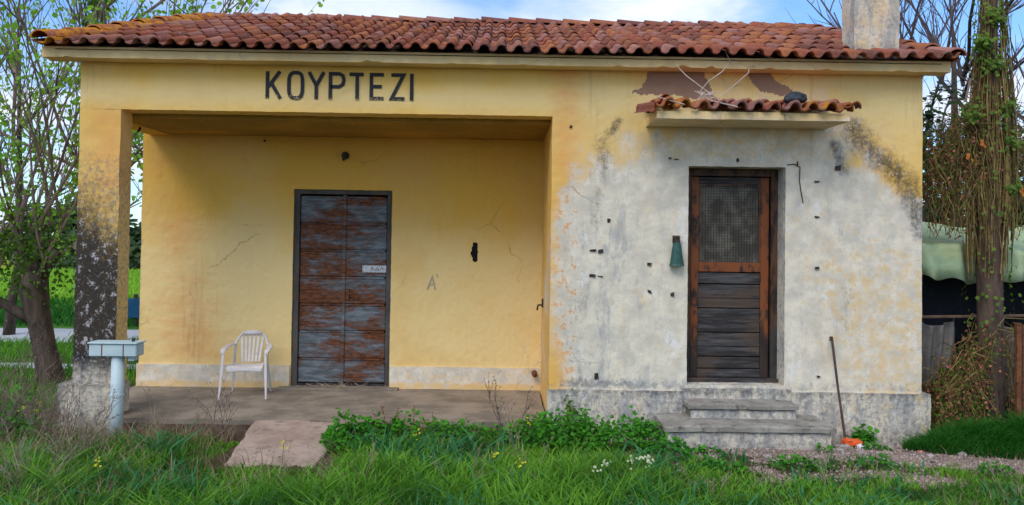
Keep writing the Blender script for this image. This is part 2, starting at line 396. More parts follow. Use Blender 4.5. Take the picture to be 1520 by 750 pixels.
def door_metal():
    m, k = mat('peeling_grey_blue_door')
    st = (.22, 1, 2.6)
    n1 = k.noise(6, 8, .75, st=(.45, 1, 1.9)); n2 = k.noise(14, 6, .7, st=(.4, 1, 2)); zc = k.n('ShaderNodeSeparateXYZ', {0: k.pos()}).outputs[2]
    col = k.mix(k.step(n2, .4, .65), (.09, .10, .105), (.19, .215, .24))
    mid = k.math('SUBTRACT', .57, k.math('MULTIPLY', k.math('ABSOLUTE', k.math('SUBTRACT', zc, 1.45)), .16))
    rst = k.thr(mid, k.math('MULTIPLY_ADD', k.noise(2.6, 5, .65, st=(.5, 1, 1.4)), .55, k.math('MULTIPLY', n1, .45)), 3.0, .34, .66)
    col = k.mix(rst, col, k.mix(k.step(k.noise(24, 5, .7, st=(.5, 1, 2)), .4, .6), (.060, .026, .015), (.20, .065, .022)))
    col = k.mix(k.math('MULTIPLY', k.step(k.noise(11, 7, .75, st=st), .60, .70), .6), col, (.24, .27, .31))
    k.out(col, .75, k.bump(n1, .3, .006), .25)
    return m
M['door_metal'] = door_metal()
M['door_frame'] = simple('grey_door_frame', (.060, .056, .052), (.10, .095, .09), 6, (1, 1, .4), .8, (.15, .06, .03), (.55, .66), 16)
def door_wood(name, gray, orange):
    m, k = mat(name)
    n1 = k.noise(9, 6, .7, st=(1, 1, .35)); n2 = k.noise(3, 5, .65)
    zc = k.n('ShaderNodeSeparateXYZ', {0: k.pos()}).outputs[2]
    f = k.thr(k.step(zc, .9, 2.0), k.noise(4.5, 7, .75, st=(1.6, 1, .5)), 2.6, .25, .60)
    col = k.mix(f, gray, orange)
    col = k.mix(k.step(n1, .47, .60), col, (.022, .015, .012))
    k.out(col, .6, k.bump(n1, .3, .005), .35)
    return m
M['wood_stile'] = door_wood('varnished_stile', (.040, .024, .018), (.22, .062, .016))
M['wood_frame'] = door_wood('dark_door_frame', (.045, .040, .038), (.10, .045, .022))
def plank_mat():
    m, k = mat('weathered_planks')
    n1 = k.noise(10, 7, .75, st=(.18, 1, 2.5)); zc = k.n('ShaderNodeSeparateXYZ', {0: k.pos()}).outputs[2]
    n2 = k.noise(3.5, 5, .6, st=(.5, 1, 1.6))
    col = k.mix(k.step(n1, .42, .66), (.028, .024, .024), (.105, .098, .098))
    col = k.mix(k.math('MULTIPLY', k.step(n2, .45, .6), .7), col, (.10, .065, .045))
    k.out(col, .75, k.bump(n1, .4, .006), .25)
    return m
M['planks'] = plank_mat()
def mesh_screen():
    m, k = mat('door_gauze')
    col = k.mix(k.step(k.noise(6, 5, .6), .4, .65), (.085, .074, .058), (.21, .185, .145))
    k.out(col, .7, k.bump(k.noise(150, 2), .3, .002), .3)
    return m
M['gauze'] = mesh_screen()
def ground_mat():
    m, k = mat('soil_and_grass')
    a = k.attr('mask')      # path, far yellow, road
    n = k.noise(5, 6, .7); nf = k.noise(40, 5, .7)
    soil = k.mix(k.step(n, .35, .65), (.06, .045, .025), (.12, .085, .055))
    gr = k.mix(k.step(k.noise(.8, 6, .7), .35, .65), (.03, .11, .012), (.07, .18, .02))
    nearv = a[1]
    col = k.mix(k.step(nearv, .0, .12), soil, gr)
    path = k.mix(k.step(nf, .35, .65), (.24, .17, .14), (.40, .30, .26))
    col = k.mix(k.thr(a[0], n, .9, .4, .6), col, path)
    col = k.mix(k.thr(k.step(nearv, .35, .9), k.noise(.35, 6, .7), .8, .35, .65), col, (.30, .34, .03))
    col = k.mix(k.thr(a[2], k.noise(3, 5, .6), .3, .45, .55), col, k.mix(n, (.40, .40, .42), (.50, .50, .52)))
    k.out(col, .95, k.bump(nf, .5, .02), .1)
    return m
M['ground'] = ground_mat()
def tarp_mat(name, c1, c2, tr):
    m, k = mat(name)
    n = k.noise(3, 6, .7)
    k.out(k.mix(k.step(n, .35, .65), c1, c2), .6, k.bump(k.noise(9, 5, .6), .5, .03), .3, 0, tr)
    return m
M['tarp'] = tarp_mat('pale_green_tarp', (.50, .66, .44), (.74, .80, .44), (.55, .68, .35))
M['black_tarp'] = tarp_mat('black_sheeting', (.008, .011, .018), (.016, .022, .036), (.01, .01, .02))
M['cloth'] = tarp_mat('grey_sacking', (.24, .22, .21), (.36, .33, .31), (.1, .1, .1))
M['blue_panel'] = simple('blue_panel', (.01, .07, .16), (.015, .10, .2), 3)
M['cable'] = simple('black_cable', (.01, .01, .012), (.015, .015, .018), 3)
M['shed_wood'] = simple('shed_wood', (.12, .075, .05), (.20, .13, .09), 8, (1, 1, .3), .9, (.06, .04, .03), (.55, .7), 20)

# ================================================================= GROUND
def build_ground():
    xs = np.concatenate([-np.geomspace(900, 6, 26), np.arange(-5.6, 14, .11), np.geomspace(14.5, 900, 26)])
    ys = np.concatenate([-np.geomspace(300, 9, 12), np.arange(-8.6, 3.5, .11), np.geomspace(3.7, 1500, 60)])
    X, Y = np.meshgrid(xs, ys, indexing='ij'); x = X.ravel(); y = Y.ravel()
    z = gz(x, y)
    inside = (x > .1) & (x < 8.5) & (y > .15) & (y < 4.9); z = np.where(inside, .1, z)
    idx = np.arange(len(xs)*len(ys)).reshape(len(xs), len(ys))
    F = np.stack([idx[:-1, :-1], idx[1:, :-1], idx[1:, 1:], idx[:-1, 1:]], -1).reshape(-1, 4)
    path = path_mask(x, y)
    far = sm(1.5, 24, y)*(1-path)
    road = np.maximum(sm(7.3, 7.7, y)*sm(9.9, 9.5, y), sm(4.25, 4.4, y)*sm(4.9, 4.8, y))*sm(2, 0, x)
    mesh_k = np.stack([path, far, road], 1)
    o = mesh_np('ground', np.stack([x, y, z], 1), F, M['ground'], None, {'mask': mesh_k}, True)
    tag(o, kind='structure')
def path_mask(x, y):
    # a worn gravel path leaving the steps towards the right
    d = seg_d(x, y, [(6.6, -.55), (7.6, -.72), (8.4, -1.0), (9.4, -1.28), (12, -1.5)])
    p = sm(.42, .16, d+.12*(fbm(x, y, 5, 4, 3)-.5)*2)
    d2 = seg_d(x, y, [(7.5, -.2), (8.7, -.25)]); p = np.maximum(p, sm(.42, .2, d2))
    d3 = seg_d(x, y, [(4.9, -.95), (6.2, -.85)]); p = np.maximum(p, .6*sm(.22, .08, d3))
    d4 = seg_d(x, y, [(6.6, -1.5), (7.8, -1.35)]); p = np.maximum(p, .55*sm(.25, .05, d4))
    p = np.maximum(p, .85*sm(.47, .60, fbm(x, y, 31, 2.1, 4))*sm(4.9, 6.4, x)*sm(-2.0, -1.6, y)*sm(-.2, -.5, y))
    return p
build_ground()

# ================================================================= HOUSE
HOUSE = thing('station_house', 'abandoned yellow plastered railway halt with red tiled roof, open porch and two old doors', 'house', (4.3, 0, .25))
XB = 4.80        # right edge of the porch opening
XR = 8.62        # right end of the facade
DB = 1.613       # depth of the porch
def zeros(x): return np.zeros((len(x), 3))
P1 = [(5.59, 3.79), (5.72, 3.86), (5.77, 4.1), (6.33, 4.1), (6.40, 3.93), (6.46, 3.80), (6.2, 3.765), (5.8, 3.80)]
P2 = [(6.76, 4.1), (7.0, 4.1), (7.12, 3.95), (7.28, 3.85), (7.22, 3.80), (6.95, 3.835), (6.84, 3.93)]
def m_front(x, y, z):
    A, B = zeros(x), zeros(x)
    zb = np.interp(x, [4.7, 4.95, 5.25, 5.55, 5.78, 7.63, 7.85, 8.15, 8.65], [2.6, 3.0, 3.3, 3.45, 3.55, 3.55, 3.50, 3.2, 2.8])
    n_ = fbm(x, y, z, 2.2, 4)-.5; ns = fbm(x, 0, z*.35, 5, 3)-.5; wz = sm(.40, -.45, z-zb+n_*1.3+ns*.7)*sm(4.72, 5.25, x+.5*n_+.12)*(.82+.5*n_)
    A[:, 0] = np.where(x > 4.7, wz, 0)
    A[:, 0] -= .25*np.exp(-((x-8.25)**2/.12+(z-1.25)**2/.30))*(x > 7.4)
    mould = .62*np.exp(-(seg_d(x, z, [(7.9, 3.47), (8.1, 3.22), (8.45, 2.95), (8.63, 2.45)])/.19)**2)
    mould = np.maximum(mould, .56*np.exp(-(seg_d(x, z, [(7.72, 3.3), (7.8, 3.05)])/.10)**2))
    mould = np.maximum(mould, .55*np.exp(-(seg_d(x, z, [(5.48, 3.50), (5.38, 3.38)])/.08)**2))
    mould = np.maximum(mould, .42*np.exp(-(seg_d(x, z, [(5.34, 3.3), (5.25, 2.5)])/.16)**2))
    mould = np.maximum(mould, .40*np.exp(-((x-7.85)**2/.05+(z-1.7)**2/.2)))
    mould = np.maximum(mould, .36*np.exp(-((x-5.1)**2/.07+(z-1.6)**2/.7)))
    mould = np.maximum(mould, .36*np.exp(-((z-.80)/.035)**2)*(x > 4.7))
    pil = (x < .8)*(.30*sm(3.5, 3.0, z+.3*sm(0, .42, x))+.62*sm(3.1, 2.0, z+.30*sm(0, .42, x)))*(1-.45*sm(1.12, .85, z))
    A[:, 1] = np.maximum(mould*(x > 4.7), pil*(x < .45)); A[:, 0] = np.where(x < .45, .75*sm(1.25, .95, z), A[:, 0])
    jx = x+.10*(fbm(x, z, 1, 9, 4)-.5); jz = z+.10*(fbm(x, z, 5, 9, 4)-.5); A[:, 2] = in_poly(jx, jz, P1) | in_poly(jx, jz, P2)
    B[:, 0] = .34*np.exp(-((x-4.95)/.22)**2)*(x > 4.7)+.20*np.exp(-((x-8.2)**2/.1+(z-3.1)**2/.1))+.36*np.exp(-((x-.3)/.3)**2)*sm(2.3, 2.9, z)*sm(3.9, 3.4, z)+.16
    B[:, 0] += .14*sm(7.7, 8.3, x)*sm(2.6, 1.9, z)+.15*sm(3.9, 4.05, z)
    B[:, 1] = .42+.30*np.exp(-((z-3.72)/.13)**2)+.2*sm(4.8, 5.2, x)*sm(2.9, 3.3, z)+.24*sm(7.2, 7.9, x+(z-1.6)*.4)*sm(2.9, 1.7, z)
    nb = fbm(x*2.2, 3, z*.6, 3, 4)-.5; B[:, 2] = sm(4.75, 5.1, x)*(.10+.26*sm(6.3, 5.4, x+.8*nb)*sm(3.6, 2.8, z+nb)*(.6+1.6*nb)+.10*nb)+.30*np.exp(-((z-.83)/.06)**2)*(x > 4.7)+.45*(x < .45)*sm(3.6, 2.9, z)
    return A, B
def m_back(x, y, z):
    A, B = zeros(x), zeros(x)
    B[:, 0] = .13+.40*np.exp(-((x-.55)**2/.25+(z-1.15)**2/.35))+.34*np.exp(-((x-.35)**2/.12+(z-2.4)**2/.5))+.28*np.exp(-((z-.50)/.03)**2)
    B[:, 1] = .28+.55*sm(2.9, 1.7, z)+.15*np.exp(-((x-1.2)/.5)**2)
    B[:, 2] = .50*(np.exp(-((z-2.42-.006*np.sin(x*5))/.007)**2)*(x < 1.75)*(x > .2)+np.exp(-((z-2.40)/.006)**2)*(x > 2.98)*(x < 4)*.7)
    B[:, 2] += .40*np.exp(-((x+.085)/.04)**2)
    B[:, 0] += .18*(z > 2.9)*(fbm(x, 0, z, 2, 2) > .5)
    return A, B
def m_plain(o=.1, c=.3, g=0.0, wv=0.0, bk=0.0):
    def f(x, y, z):
        A, B = zeros(x), zeros(x); A[:, 0] = wv; A[:, 1] = bk; B[:, 0] = o; B[:, 1] = c; B[:, 2] = g; return A, B
    return f
def m_plinth(x, y, z):
    A, B = zeros(x), zeros(x); A[:, 0] = .72; A[:, 1] = .36+.16*np.exp(-((z-.77)/.04)**2)+.1*sm(.45, .25, z); B[:, 0] = .16+.3*np.exp(-((x-4.95)**2/.02+(z-.5)**2/.02))+.3*np.exp(-((x-8.55)**2/.02+(z-.42)**2/.02)); B[:, 1] = .30+.2*(x > 7.6); B[:, 2] = .46; return A, B
def m_bplinth(x, y, z):
    A, B = zeros(x), zeros(x); A[:, 0] = .35+.5*sm(.50, .58, z); A[:, 1] = .08; B[:, 1] = .55; B[:, 0] = .1; B[:, 2] = .1; return A, B
def m_eave(x, y, z):
    A, B = zeros(x), zeros(x); A[:, 0] = .30; B[:, 0] = .14; B[:, 1] = .95; B[:, 2] = .06; A[:, 1] = .12; return A, B

# front wall to the right of the porch, with the doorway left open
Dx0, Dx1, Dz0, Dz1 = 6.205, 7.205, .83, 3.066
g = Grid()
g.front(XB, Dx0, 0, .15, 4.06); g.front(Dx1, XR, 0, .15, 4.06); g.front(Dx0, Dx1, 0, Dz1, 4.06); g.front(Dx0, Dx1, 0, .15, Dz0)
g.face((XR, 0, .15), (0, 5.2, 0), (0, 0, 3.91), 60, 60)
g.face((XB, 0, .15), (0, DB, 0), (0, 0, 3.5), 50, 120, True)
g.build('front_wall', M['plaster'], HOUSE, m_front)
g = Grid(); RD = .30
g.face((Dx0, 0, Dz0), (0, RD, 0), (0, 0, Dz1-Dz0), 10, 80); g.face((Dx1, 0, Dz0), (0, RD, 0), (0, 0, Dz1-Dz0), 10, 80, True)
g.face((Dx0, 0, Dz1), (Dx1-Dx0, 0, 0), (0, RD, 0), 40, 10, True); g.face((Dx0, 0, Dz0), (Dx1-Dx0, 0, 0), (0, RD, 0), 40, 10)
g.build('door_reveal', M['plaster'], HOUSE, m_plain(.05, .2, .45, .9, .15))
g = Grid().front(0, XB, 0, 3.553, 4.06).box(0, XB, 0, .26, 3.553, 4.06, .03, 'LBK'); g.build('porch_beam', M['plaster'], HOUSE, m_front)
# the lintel's right-hand return flush with the wall end, the pillar with a slightly swollen foot
def pillar():
    g = Grid().box(0, .413, 0, .25, .15, 3.553, .018, 'FLRK')
    V = np.concatenate(g.V); t = sm(2.9, .8, V[:, 2]); V[:, 0] += np.where(V[:, 0] < .2, -.012, 0)*t
    A, B = m_front(*V.T); side = (V[:, 1] > .01) & (V[:, 0] > .3); A[side, 1] = .05; A[side, 0] = 0; B[side, 1] = .6
    x, y, z = V.T
    D = np.stack([fbm(x, y, z+i*7.7, 5, 3)-.5 for i in range(3)], 1)*.016
    D += (A[:, 1:2] > .3)*np.stack([vnoise(x, y, z+i*5.1, 18)-.5 for i in range(3)], 1)*.010
    mesh_np('pillar', V+D, np.concatenate(g.F), M['plaster'], HOUSE, {'mask': A, 'wear': B})
pillar()
g = Grid().box(0, .24, .26, DB, 3.50, 4.06, .05, 'LRB'); g.build('side_beam', M['plaster'], HOUSE, m_plain(.1, .2))
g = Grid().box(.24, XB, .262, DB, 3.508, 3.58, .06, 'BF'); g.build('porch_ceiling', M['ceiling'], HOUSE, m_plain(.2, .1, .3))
# porch back wall with doorway and a ragged hole
bx0, bx1, bz1 = 1.757, 2.955, 2.866
hole = [(3.955, 2.245), (3.985, 2.25), (4.01, 2.22), (4.008, 2.17), (4.018, 2.13), (4.005, 2.08), (4.01, 2.02), (3.985, 1.995), (3.955, 2.01), (3.945, 2.06), (3.925, 2.10), (3.935, 2.16)]
dh = lambda c: in_poly(c[:, 0], c[:, 2], hole)
g = Grid().front(-.085, bx0, DB, .2, 3.53).front(bx1, XB, DB, .2, 3.53, .012, dh).front(bx0, bx1, DB, bz1, 3.53)
g.box(bx0, bx1, DB, DB+.07, .2, bz1, .03, '')
g.face((bx0, DB, .2), (0, .2, 0), (0, 0, bz1-.2), 6, 60); g.face((bx1, DB, .2), (0, .2, 0), (0, 0, bz1-.2), 6, 60, True); g.face((bx0, DB, bz1), (bx1-bx0, 0, 0), (0, .2, 0), 30, 5, True)
g.face((-.085, DB, .2), (0, 3.6, 0), (0, 0, 3.86), 50, 60, True); g.face((-.085, 5.2, .2), (8.705, 0, 0), (0, 0, 3.86), 50, 20, True)
g.build('back_wall', M['plaster'], HOUSE, m_back, .005)
G().box(3.86, 4.08, DB+.03, DB+.3, 1.94, 2.31).build('wall_hole', M['void'], HOUSE)
# plinths
g = Grid().box(XB-.02, Dx0-.05, -.05, .01, .15, .768, .02, 'FLRT').box(7.27, 8.69, -.05, .01, .15, .768, .02, 'FLRT').box(Dx0-.05, 7.27, -.03, .01, .15, .80, .02, 'FT')
g.box(8.60, 8.69, .01, 5.2, .15, .768, .05, 'RT'); g.build('plinth', M['plaster'], HOUSE, m_plinth, .009)
g = Grid().box(-.13, .43, -.05, .30, .12, .77, .02, 'FLRTK'); g.build('pillar_plinth', M['plaster'], HOUSE, m_plinth, .012)
g = Grid().box(-.10, bx0-.01, DB-.025, DB, .2, .722, .02, 'FLT'); g.build('back_wall_plinth', M['plaster'], HOUSE, m_bplinth, .006)
g = Grid().box(bx1+.01, XB, DB-.025, DB, .2, .722, .02, 'FLRT'); g.build('back_wall_plinth', M['plaster'], HOUSE, m_bplinth, .006)
# porch floor
g = Grid().box(.43, XB-.02, -.10, DB, .1, .452, .035, 'FLT').box(-.12, .43, .30, DB, .1, .452, .05, 'FLT')
g.build('porch_floor', M['concrete'], HOUSE, m_plain(), .006)
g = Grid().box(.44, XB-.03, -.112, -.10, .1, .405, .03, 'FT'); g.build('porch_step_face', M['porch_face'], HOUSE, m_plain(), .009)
# steps
def worn_block(name, x0, x1, y0, y1, z0, z1, m, amp=.009):
    g = Grid().box(x0, x1, y0, y1, z0, z1, .02, 'FLRT'); V = np.concatenate(g.V)
    e = np.minimum(np.minimum(V[:, 0]-x0, x1-V[:, 0]), V[:, 1]-y0); tp = sm(z1-.03, z1, V[:, 2]); V[:, 2] -= tp*sm(.03, 0, e)*.012*(.5+vnoise(V[:, 0], V[:, 1], V[:, 2], 14)*1.6)
    A, B = m_plinth(*V.T); A[:, 0] = np.where(V[:, 1] > y0+.01, .2, .75); x, y, z = V.T
    D = np.stack([fbm(x, y, z+i*7.7, 6, 3)-.5 for i in range(3)], 1)*2*amp
    return mesh_np(name, V+D, np.concatenate(g.F), m, HOUSE, {'mask': A, 'wear': B})
M['step'] = plaster('step_render', (.22, .19, .15), (.26, .23, .19))
M['step_top'] = simple('step_top', (.22, .20, .17), (.34, .31, .27), 4, None, .92, (.09, .085, .07), (.52, .70), 12, bump=.4)
worn_block('step', 6.19, 7.23, -.26, -.031, .55, .642, M['step'])
worn_block('step_nosing', 6.16, 7.25, -.29, -.031, .645, .697, M['step_top'], .008)
worn_block('step', 5.88, 7.46, -.56, -.055, .15, .492, M['step'])
worn_block('step_nosing', 5.86, 7.50, -.59, -.055, .495, .551, M['step_top'], .010)

# doors -----------------------------------------------------------
def left_door():
    y = DB+.055
    d = G()
    d.box(bx0, bx0+.07, y-.03, y+.06, .45, bz1).box(bx1-.06, bx1, y-.03, y+.06, .45, bz1).box(bx0+.07, bx1-.06, y-.03, y+.06, bz1-.055, bz1)
    root = d.build('porch_door', M['door_frame'], HOUSE, bevel=.004); root['label'] = 'weathered double door with peeling grey blue paint over rust'
    xm = (bx0+.07+bx1-.06)/2+.01
    for s, (a, b) in enumerate(((bx0+.074, xm-.006), (xm+.006, bx1-.064))):
        zc = .50; hs = [.30, .335, .33, .33, .33, .33, .325]; tops = []
        for q, h in enumerate(hs):
            p = G().box(a, b, y+random.uniform(-.003, .004), y+.04, zc+.008, zc+h-.010)
            o = p.build('door_panel', M['door_metal'], root, bevel=.008); zc += h
            G().box(a+.02, b-.02, y-.014, y+.005, zc-.014, zc+.006).build('panel_ridge', M['door_metal'], root)
    G().box(xm-.022, xm+.022, y-.018, y+.01, .48, bz1-.06).build('cover_strip', M['door_metal'], root, bevel=.004)
    G().box(bx0+.07, bx1-.06, y-.03, y+.06, .452, .498).build('threshold', M['wood_frame'], root)
    G().box(xm+.03, xm+.07, y-.02, y+.0, 1.52, 1.66).build('lock_plate', M['rust'], root)
    G().tube([(xm+.05, y-.02, 1.60), (xm+.05, y-.07, 1.60), (xm+.12, y-.07, 1.595)], .010, 6).build('handle', M['rust'], root)
    n = G().box(2.60, 2.89, y-.016, y-.012, 1.86, 1.945); o = n.build('paper_notice', M['paper'], root)
    n = G()
    for (a, b) in ((2.70, 2.74), (2.76, 2.80), (2.81, 2.86)):
        n.bar((a, y-.0185, 1.88), ((a+b)/2, y-.0185, 1.925), .003, .010, (0, 1, 0)).bar(((a+b)/2, y-.0205, 1.925), (b, y-.0205, 1.885), .003, .010, (0, 1, 0))
    n.build('scribble', M['letter'], root)
    G().box(bx0-.12, bx1+.12, DB-.16, DB+.05, .452, .475, j=.006).build('sill', M['concrete'], root)
left_door()
def right_door():
    y = .225
    d = G()
    x0, x1, z0, z1 = 6.235, 7.205, .83, 3.066
    d.box(6.20, 6.285, y-.01, y+.09, z0, z1).box(7.135, 7.207, y-.01, y+.09, z0, z1).box(6.285, 7.135, y-.01, y+.09, 2.985, z1)
    root = d.build('entrance_door', M['wood_frame'], HOUSE, bevel=.005); root['label'] = 'narrow wooden screen door, orange stiles above dark boards'
    a, b, c, e = 6.292, 6.372, 7.032, 7.128   # stiles
    ys = y+.012
    G().box(a, b, ys, ys+.045, .87, 2.975).build('stile', M['wood_stile'], root, bevel=.004)
    G().box(c, e-.01, ys, ys+.045, .87, 2.975).build('stile', M['wood_stile'], root, bevel=.004)
    G().box(b, c, ys+.002, ys+.045, 2.905, 2.973).build('top_rail', M['planks'], root, bevel=.004)
    G().box(b, c, ys-.002, ys+.045, 1.975, 2.075).build('middle_rail', M['wood_stile'], root, bevel=.005)
    G().box(b, c, ys+.002, ys+.045, .87, .955).build('bottom_rail', M['planks'], root, bevel=.004)
    zc = .958; n = 8; h = (1.972-.958)/n
    for q in range(n):
        G().box(b, c, ys+.014+random.uniform(-.003, .003), ys+.035, zc+.005, zc+h-.004).build('board', M['planks'], root, bevel=.005)
        if q in (1, 3, 5): G().box(b, c, ys+.006, ys+.018, zc+h-.014, zc+h+.008).build('batten', M['planks'], root)
        zc += h
    s = G().box(b, c, ys+.03, ys+.034, 2.075, 2.905); scr = s.build('screen', M['gauze'], root)
    wv = G()
    for i in range(22):
        x = b+.02+(c-b-.04)*i/21; wv.box(x-.0015, x+.0015, ys+.022, ys+.027, 2.08, 2.90)
    for i in range(28):
        z = 2.09+.80*i/27; wv.box(b, c, ys+.017, ys+.0215, z-.0015, z+.0015)
    o = wv.build('wire', M['dark_metal'], scr); o['kind'] = 'stuff'
    bead = G().box(b, b+.022, ys+.008, ys+.03, 2.078, 2.903).box(c-.022, c, ys+.008, ys+.03, 2.078, 2.903).box(b+.022, c-.022, ys+.008, ys+.03, 2.88, 2.903)
    bead.build('screen_bead', M['wood_frame'], root)
    for z in (1.55, 1.62): G().tube([(a+.045, ys-.004, z), (a+.045, ys+.01, z)], .018, 8).build('keyhole', M['dark_metal'], root)
    G().box(6.20, 7.207, y-.06, y+.10, .825, .868).build('threshold', M['planks'], root, bevel=.004)
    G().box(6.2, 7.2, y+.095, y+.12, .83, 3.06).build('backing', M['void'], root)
right_door()

# lettering over the porch ---------------------------------------------------
def ribbon(g, pts, wd, y, th=.002):
    pts = [Vector((p[0], p[1])) for p in pts]; L = []; R = []; closed = (pts[0]-pts[-1]).length < 1e-5
    n = len(pts)
    for i, p in enumerate(pts):
        a = pts[i-1] if i > 0 else (pts[-2] if closed else None); b = pts[i+1] if i < n-1 else (pts[1] if closed else None)
        da = (p-a).normalized() if a is not None else None; db = (b-p).normalized() if b is not None else None
        if da is None: da = db
        if db is None: db = da
        na = Vector((-da.y, da.x)); nb = Vector((-db.y, db.x)); m = (na+nb).normalized(); s = wd/2/max(.35, m.dot(na))
        L.append(p+m*s); R.append(p-m*s)
    vs = [(p.x, y-th, p.y) for p in L]+[(p.x, y-th, p.y) for p in R]+[(p.x, y+th, p.y) for p in L]+[(p.x, y+th, p.y) for p in R]
    fs = []
    for i in range(n-1):
        fs += [(i, i+1, n+i+1, n+i), (i, 2*n+i, 2*n+i+1, i+1), (n+i, n+i+1, 3*n+i+1, 3*n+i)]
    g.add(vs, fs)
LZ0, LZ1 = 3.688, 3.965
def letters():
    px = {'K': (396, 417), 'O': (428, 451), 'Y': (459, 481), 'P': (489, 512), 'T': (519, 540), 'E': (550, 570), 'Z': (580, 601), 'I': (610, 613)}
    for ch, (a, b) in px.items():
        a = 1.886+(a-397)*.00686; b = 1.886+(b-397)*.00686; w_ = b-a; h = LZ1-LZ0; c = (a+b)/2; g = G(); t = .036
        P = lambda u, v: (a+u*w_, LZ0+v*h)
        y = -.0075
        if ch == 'K': st = [[P(.08, 0), P(.08, 1)], [P(.95, 1), P(.12, .42)], [P(.35, .58), P(1.0, 0)]]
        elif ch == 'O':
            pts = []
            for i in range(25):
                an = 2*math.pi*i/24; cx_, cz_ = math.cos(an), math.sin(an)
                pts.append((c+math.copysign(abs(cx_)**.7, cx_)*w_*.44, (LZ0+LZ1)/2+math.copysign(abs(cz_)**.55, cz_)*h*.47))
            pts[-1] = pts[0]; st = [pts]
        elif ch == 'Y': st = [[P(0, 1), P(.5, .50), P(.5, 0)], [P(1, 1), P(.52, .52)]]
        elif ch == 'P': st = [[P(.08, 0), P(.08, .95), P(.65, .95), P(.88, .88), P(.95, .72), P(.88, .56), P(.65, .47), P(.10, .47)]]
        elif ch == 'T': st = [[P(0, .94), P(1, .94)], [P(.55, .9), P(.55, 0)]]
        elif ch == 'E': st = [[P(1, .94), P(.08, .94), P(.08, .06), P(1, .06)], [P(.1, .5), P(.85, .5)]]
        elif ch == 'Z': st = [[P(.05, .94), P(.92, .94), P(.08, .06), P(1, .06)]]
        else: st = [[P(.5, 0), P(.5, 1)]]
        for i, s_ in enumerate(st): ribbon(g, s_, t, y-i*.0012)
        o = g.build('letter', M['letter'], HOUSE); o['label'] = 'black painted capital letter '+ch
letters()
g = G(); ribbon(g, [(3.40, 1.66), (3.46, 1.82), (3.50, 1.66)], .016, DB-.0075); ribbon(g, [(3.42, 1.72), (3.50, 1.73)], .012, DB-.009); ribbon(g, [(3.51, 1.85), (3.53, 1.81)], .014, DB-.0075)
o = g.build('wall_scrawl', M['scrawl'], HOUSE); o['label'] = 'grey capital A scrawled on the porch wall'

# eaves slab -----------------------------------------------------------------
EX0, EX1, EY0 = -.285, 8.80, -.20
def eave():
    g = Grid().box(EX0, EX1, EY0, -.002, 4.030, 4.138, .035, 'FLRBK').box(.0, 8.62, .0, 5.3, 4.062, 4.148, .05, 'LRBK')
    V = np.concatenate(g.V)
    # a few chips out of the lower front arris
    chip = sm(.55, .75, fbm(V[:, 0], 0, 0, 5, 3))*sm(4.09, 4.05, V[:, 2])*sm(EY0+.05, EY0, V[:, 1]); V[:, 2] += chip*.03
    A, B = m_eave(*V.T); x, y, z = V.T; V = V+np.stack([fbm(x, y, z+i*7.7, 4, 3)-.5 for i in range(3)], 1)*.012
    mesh_np('eaves_slab', V, np.concatenate(g.F), M['plaster'], HOUSE, {'mask': A, 'wear': B})
eave()

# roof tiles -------------------------------------------------------------------
TW, TEXP, TLEN = .1690, .385, .45
prof = [(0, .012), (.12, .001), (.24, -.004), (.36, .002), (.45, .016), (.49, .036), (.58, .051), (.73, .060), (.88, .051), (.97, .034), (1.03, .010)]
def tile_verts(seed, length=TLEN, wd=TW, zs=1.0):
    r = random.Random(seed); j = lambda s: r.uniform(-s, s)
    V = []; n = len(prof)
    tw = j(.006)
    for yy, lift, sc in ((0, .017, 1.0), (length, .0, .94)):
        for (u, z) in prof: V.append((u*wd*sc+j(.002)+tw*(yy > 0), yy+j(.004), z*zs*sc+lift+j(.0015)))
    for (u, z) in prof: V.append((u*wd+j(.001), .006, z*zs+.017-.018*zs*zs))
    for (u, z) in prof: V.append((u*wd, .14, z+.012-.014))
    F = []
    for i in range(n-1):
        F += [(i, i+1, n+i+1, n+i), (2*n+i, 2*n+i+1, i+1, i), (3*n+i, 3*n+i+1, 2*n+i+1, 2*n+i)]
    return V, F
def tmesh(name, V, F, lich=None, tint=0.0):
    me = bpy.data.meshes.new(name); me.from_pydata(V, [], F)
    at = me.attributes.new('tint', 'FLOAT', 'POINT'); at.data.foreach_set('value', np.broadcast_to(np.asarray(tint, np.float32), (len(V),)).copy())
    at = me.attributes.new('lichen', 'FLOAT', 'POINT'); at.data.foreach_set('value', np.broadcast_to(np.asarray(lich if lich is not None else 0.0, np.float32), (len(V),)).copy())
    me.polygons.foreach_set('use_smooth', [True]*len(me.polygons)); me.materials.append(M['tile']); me.update()
    return me
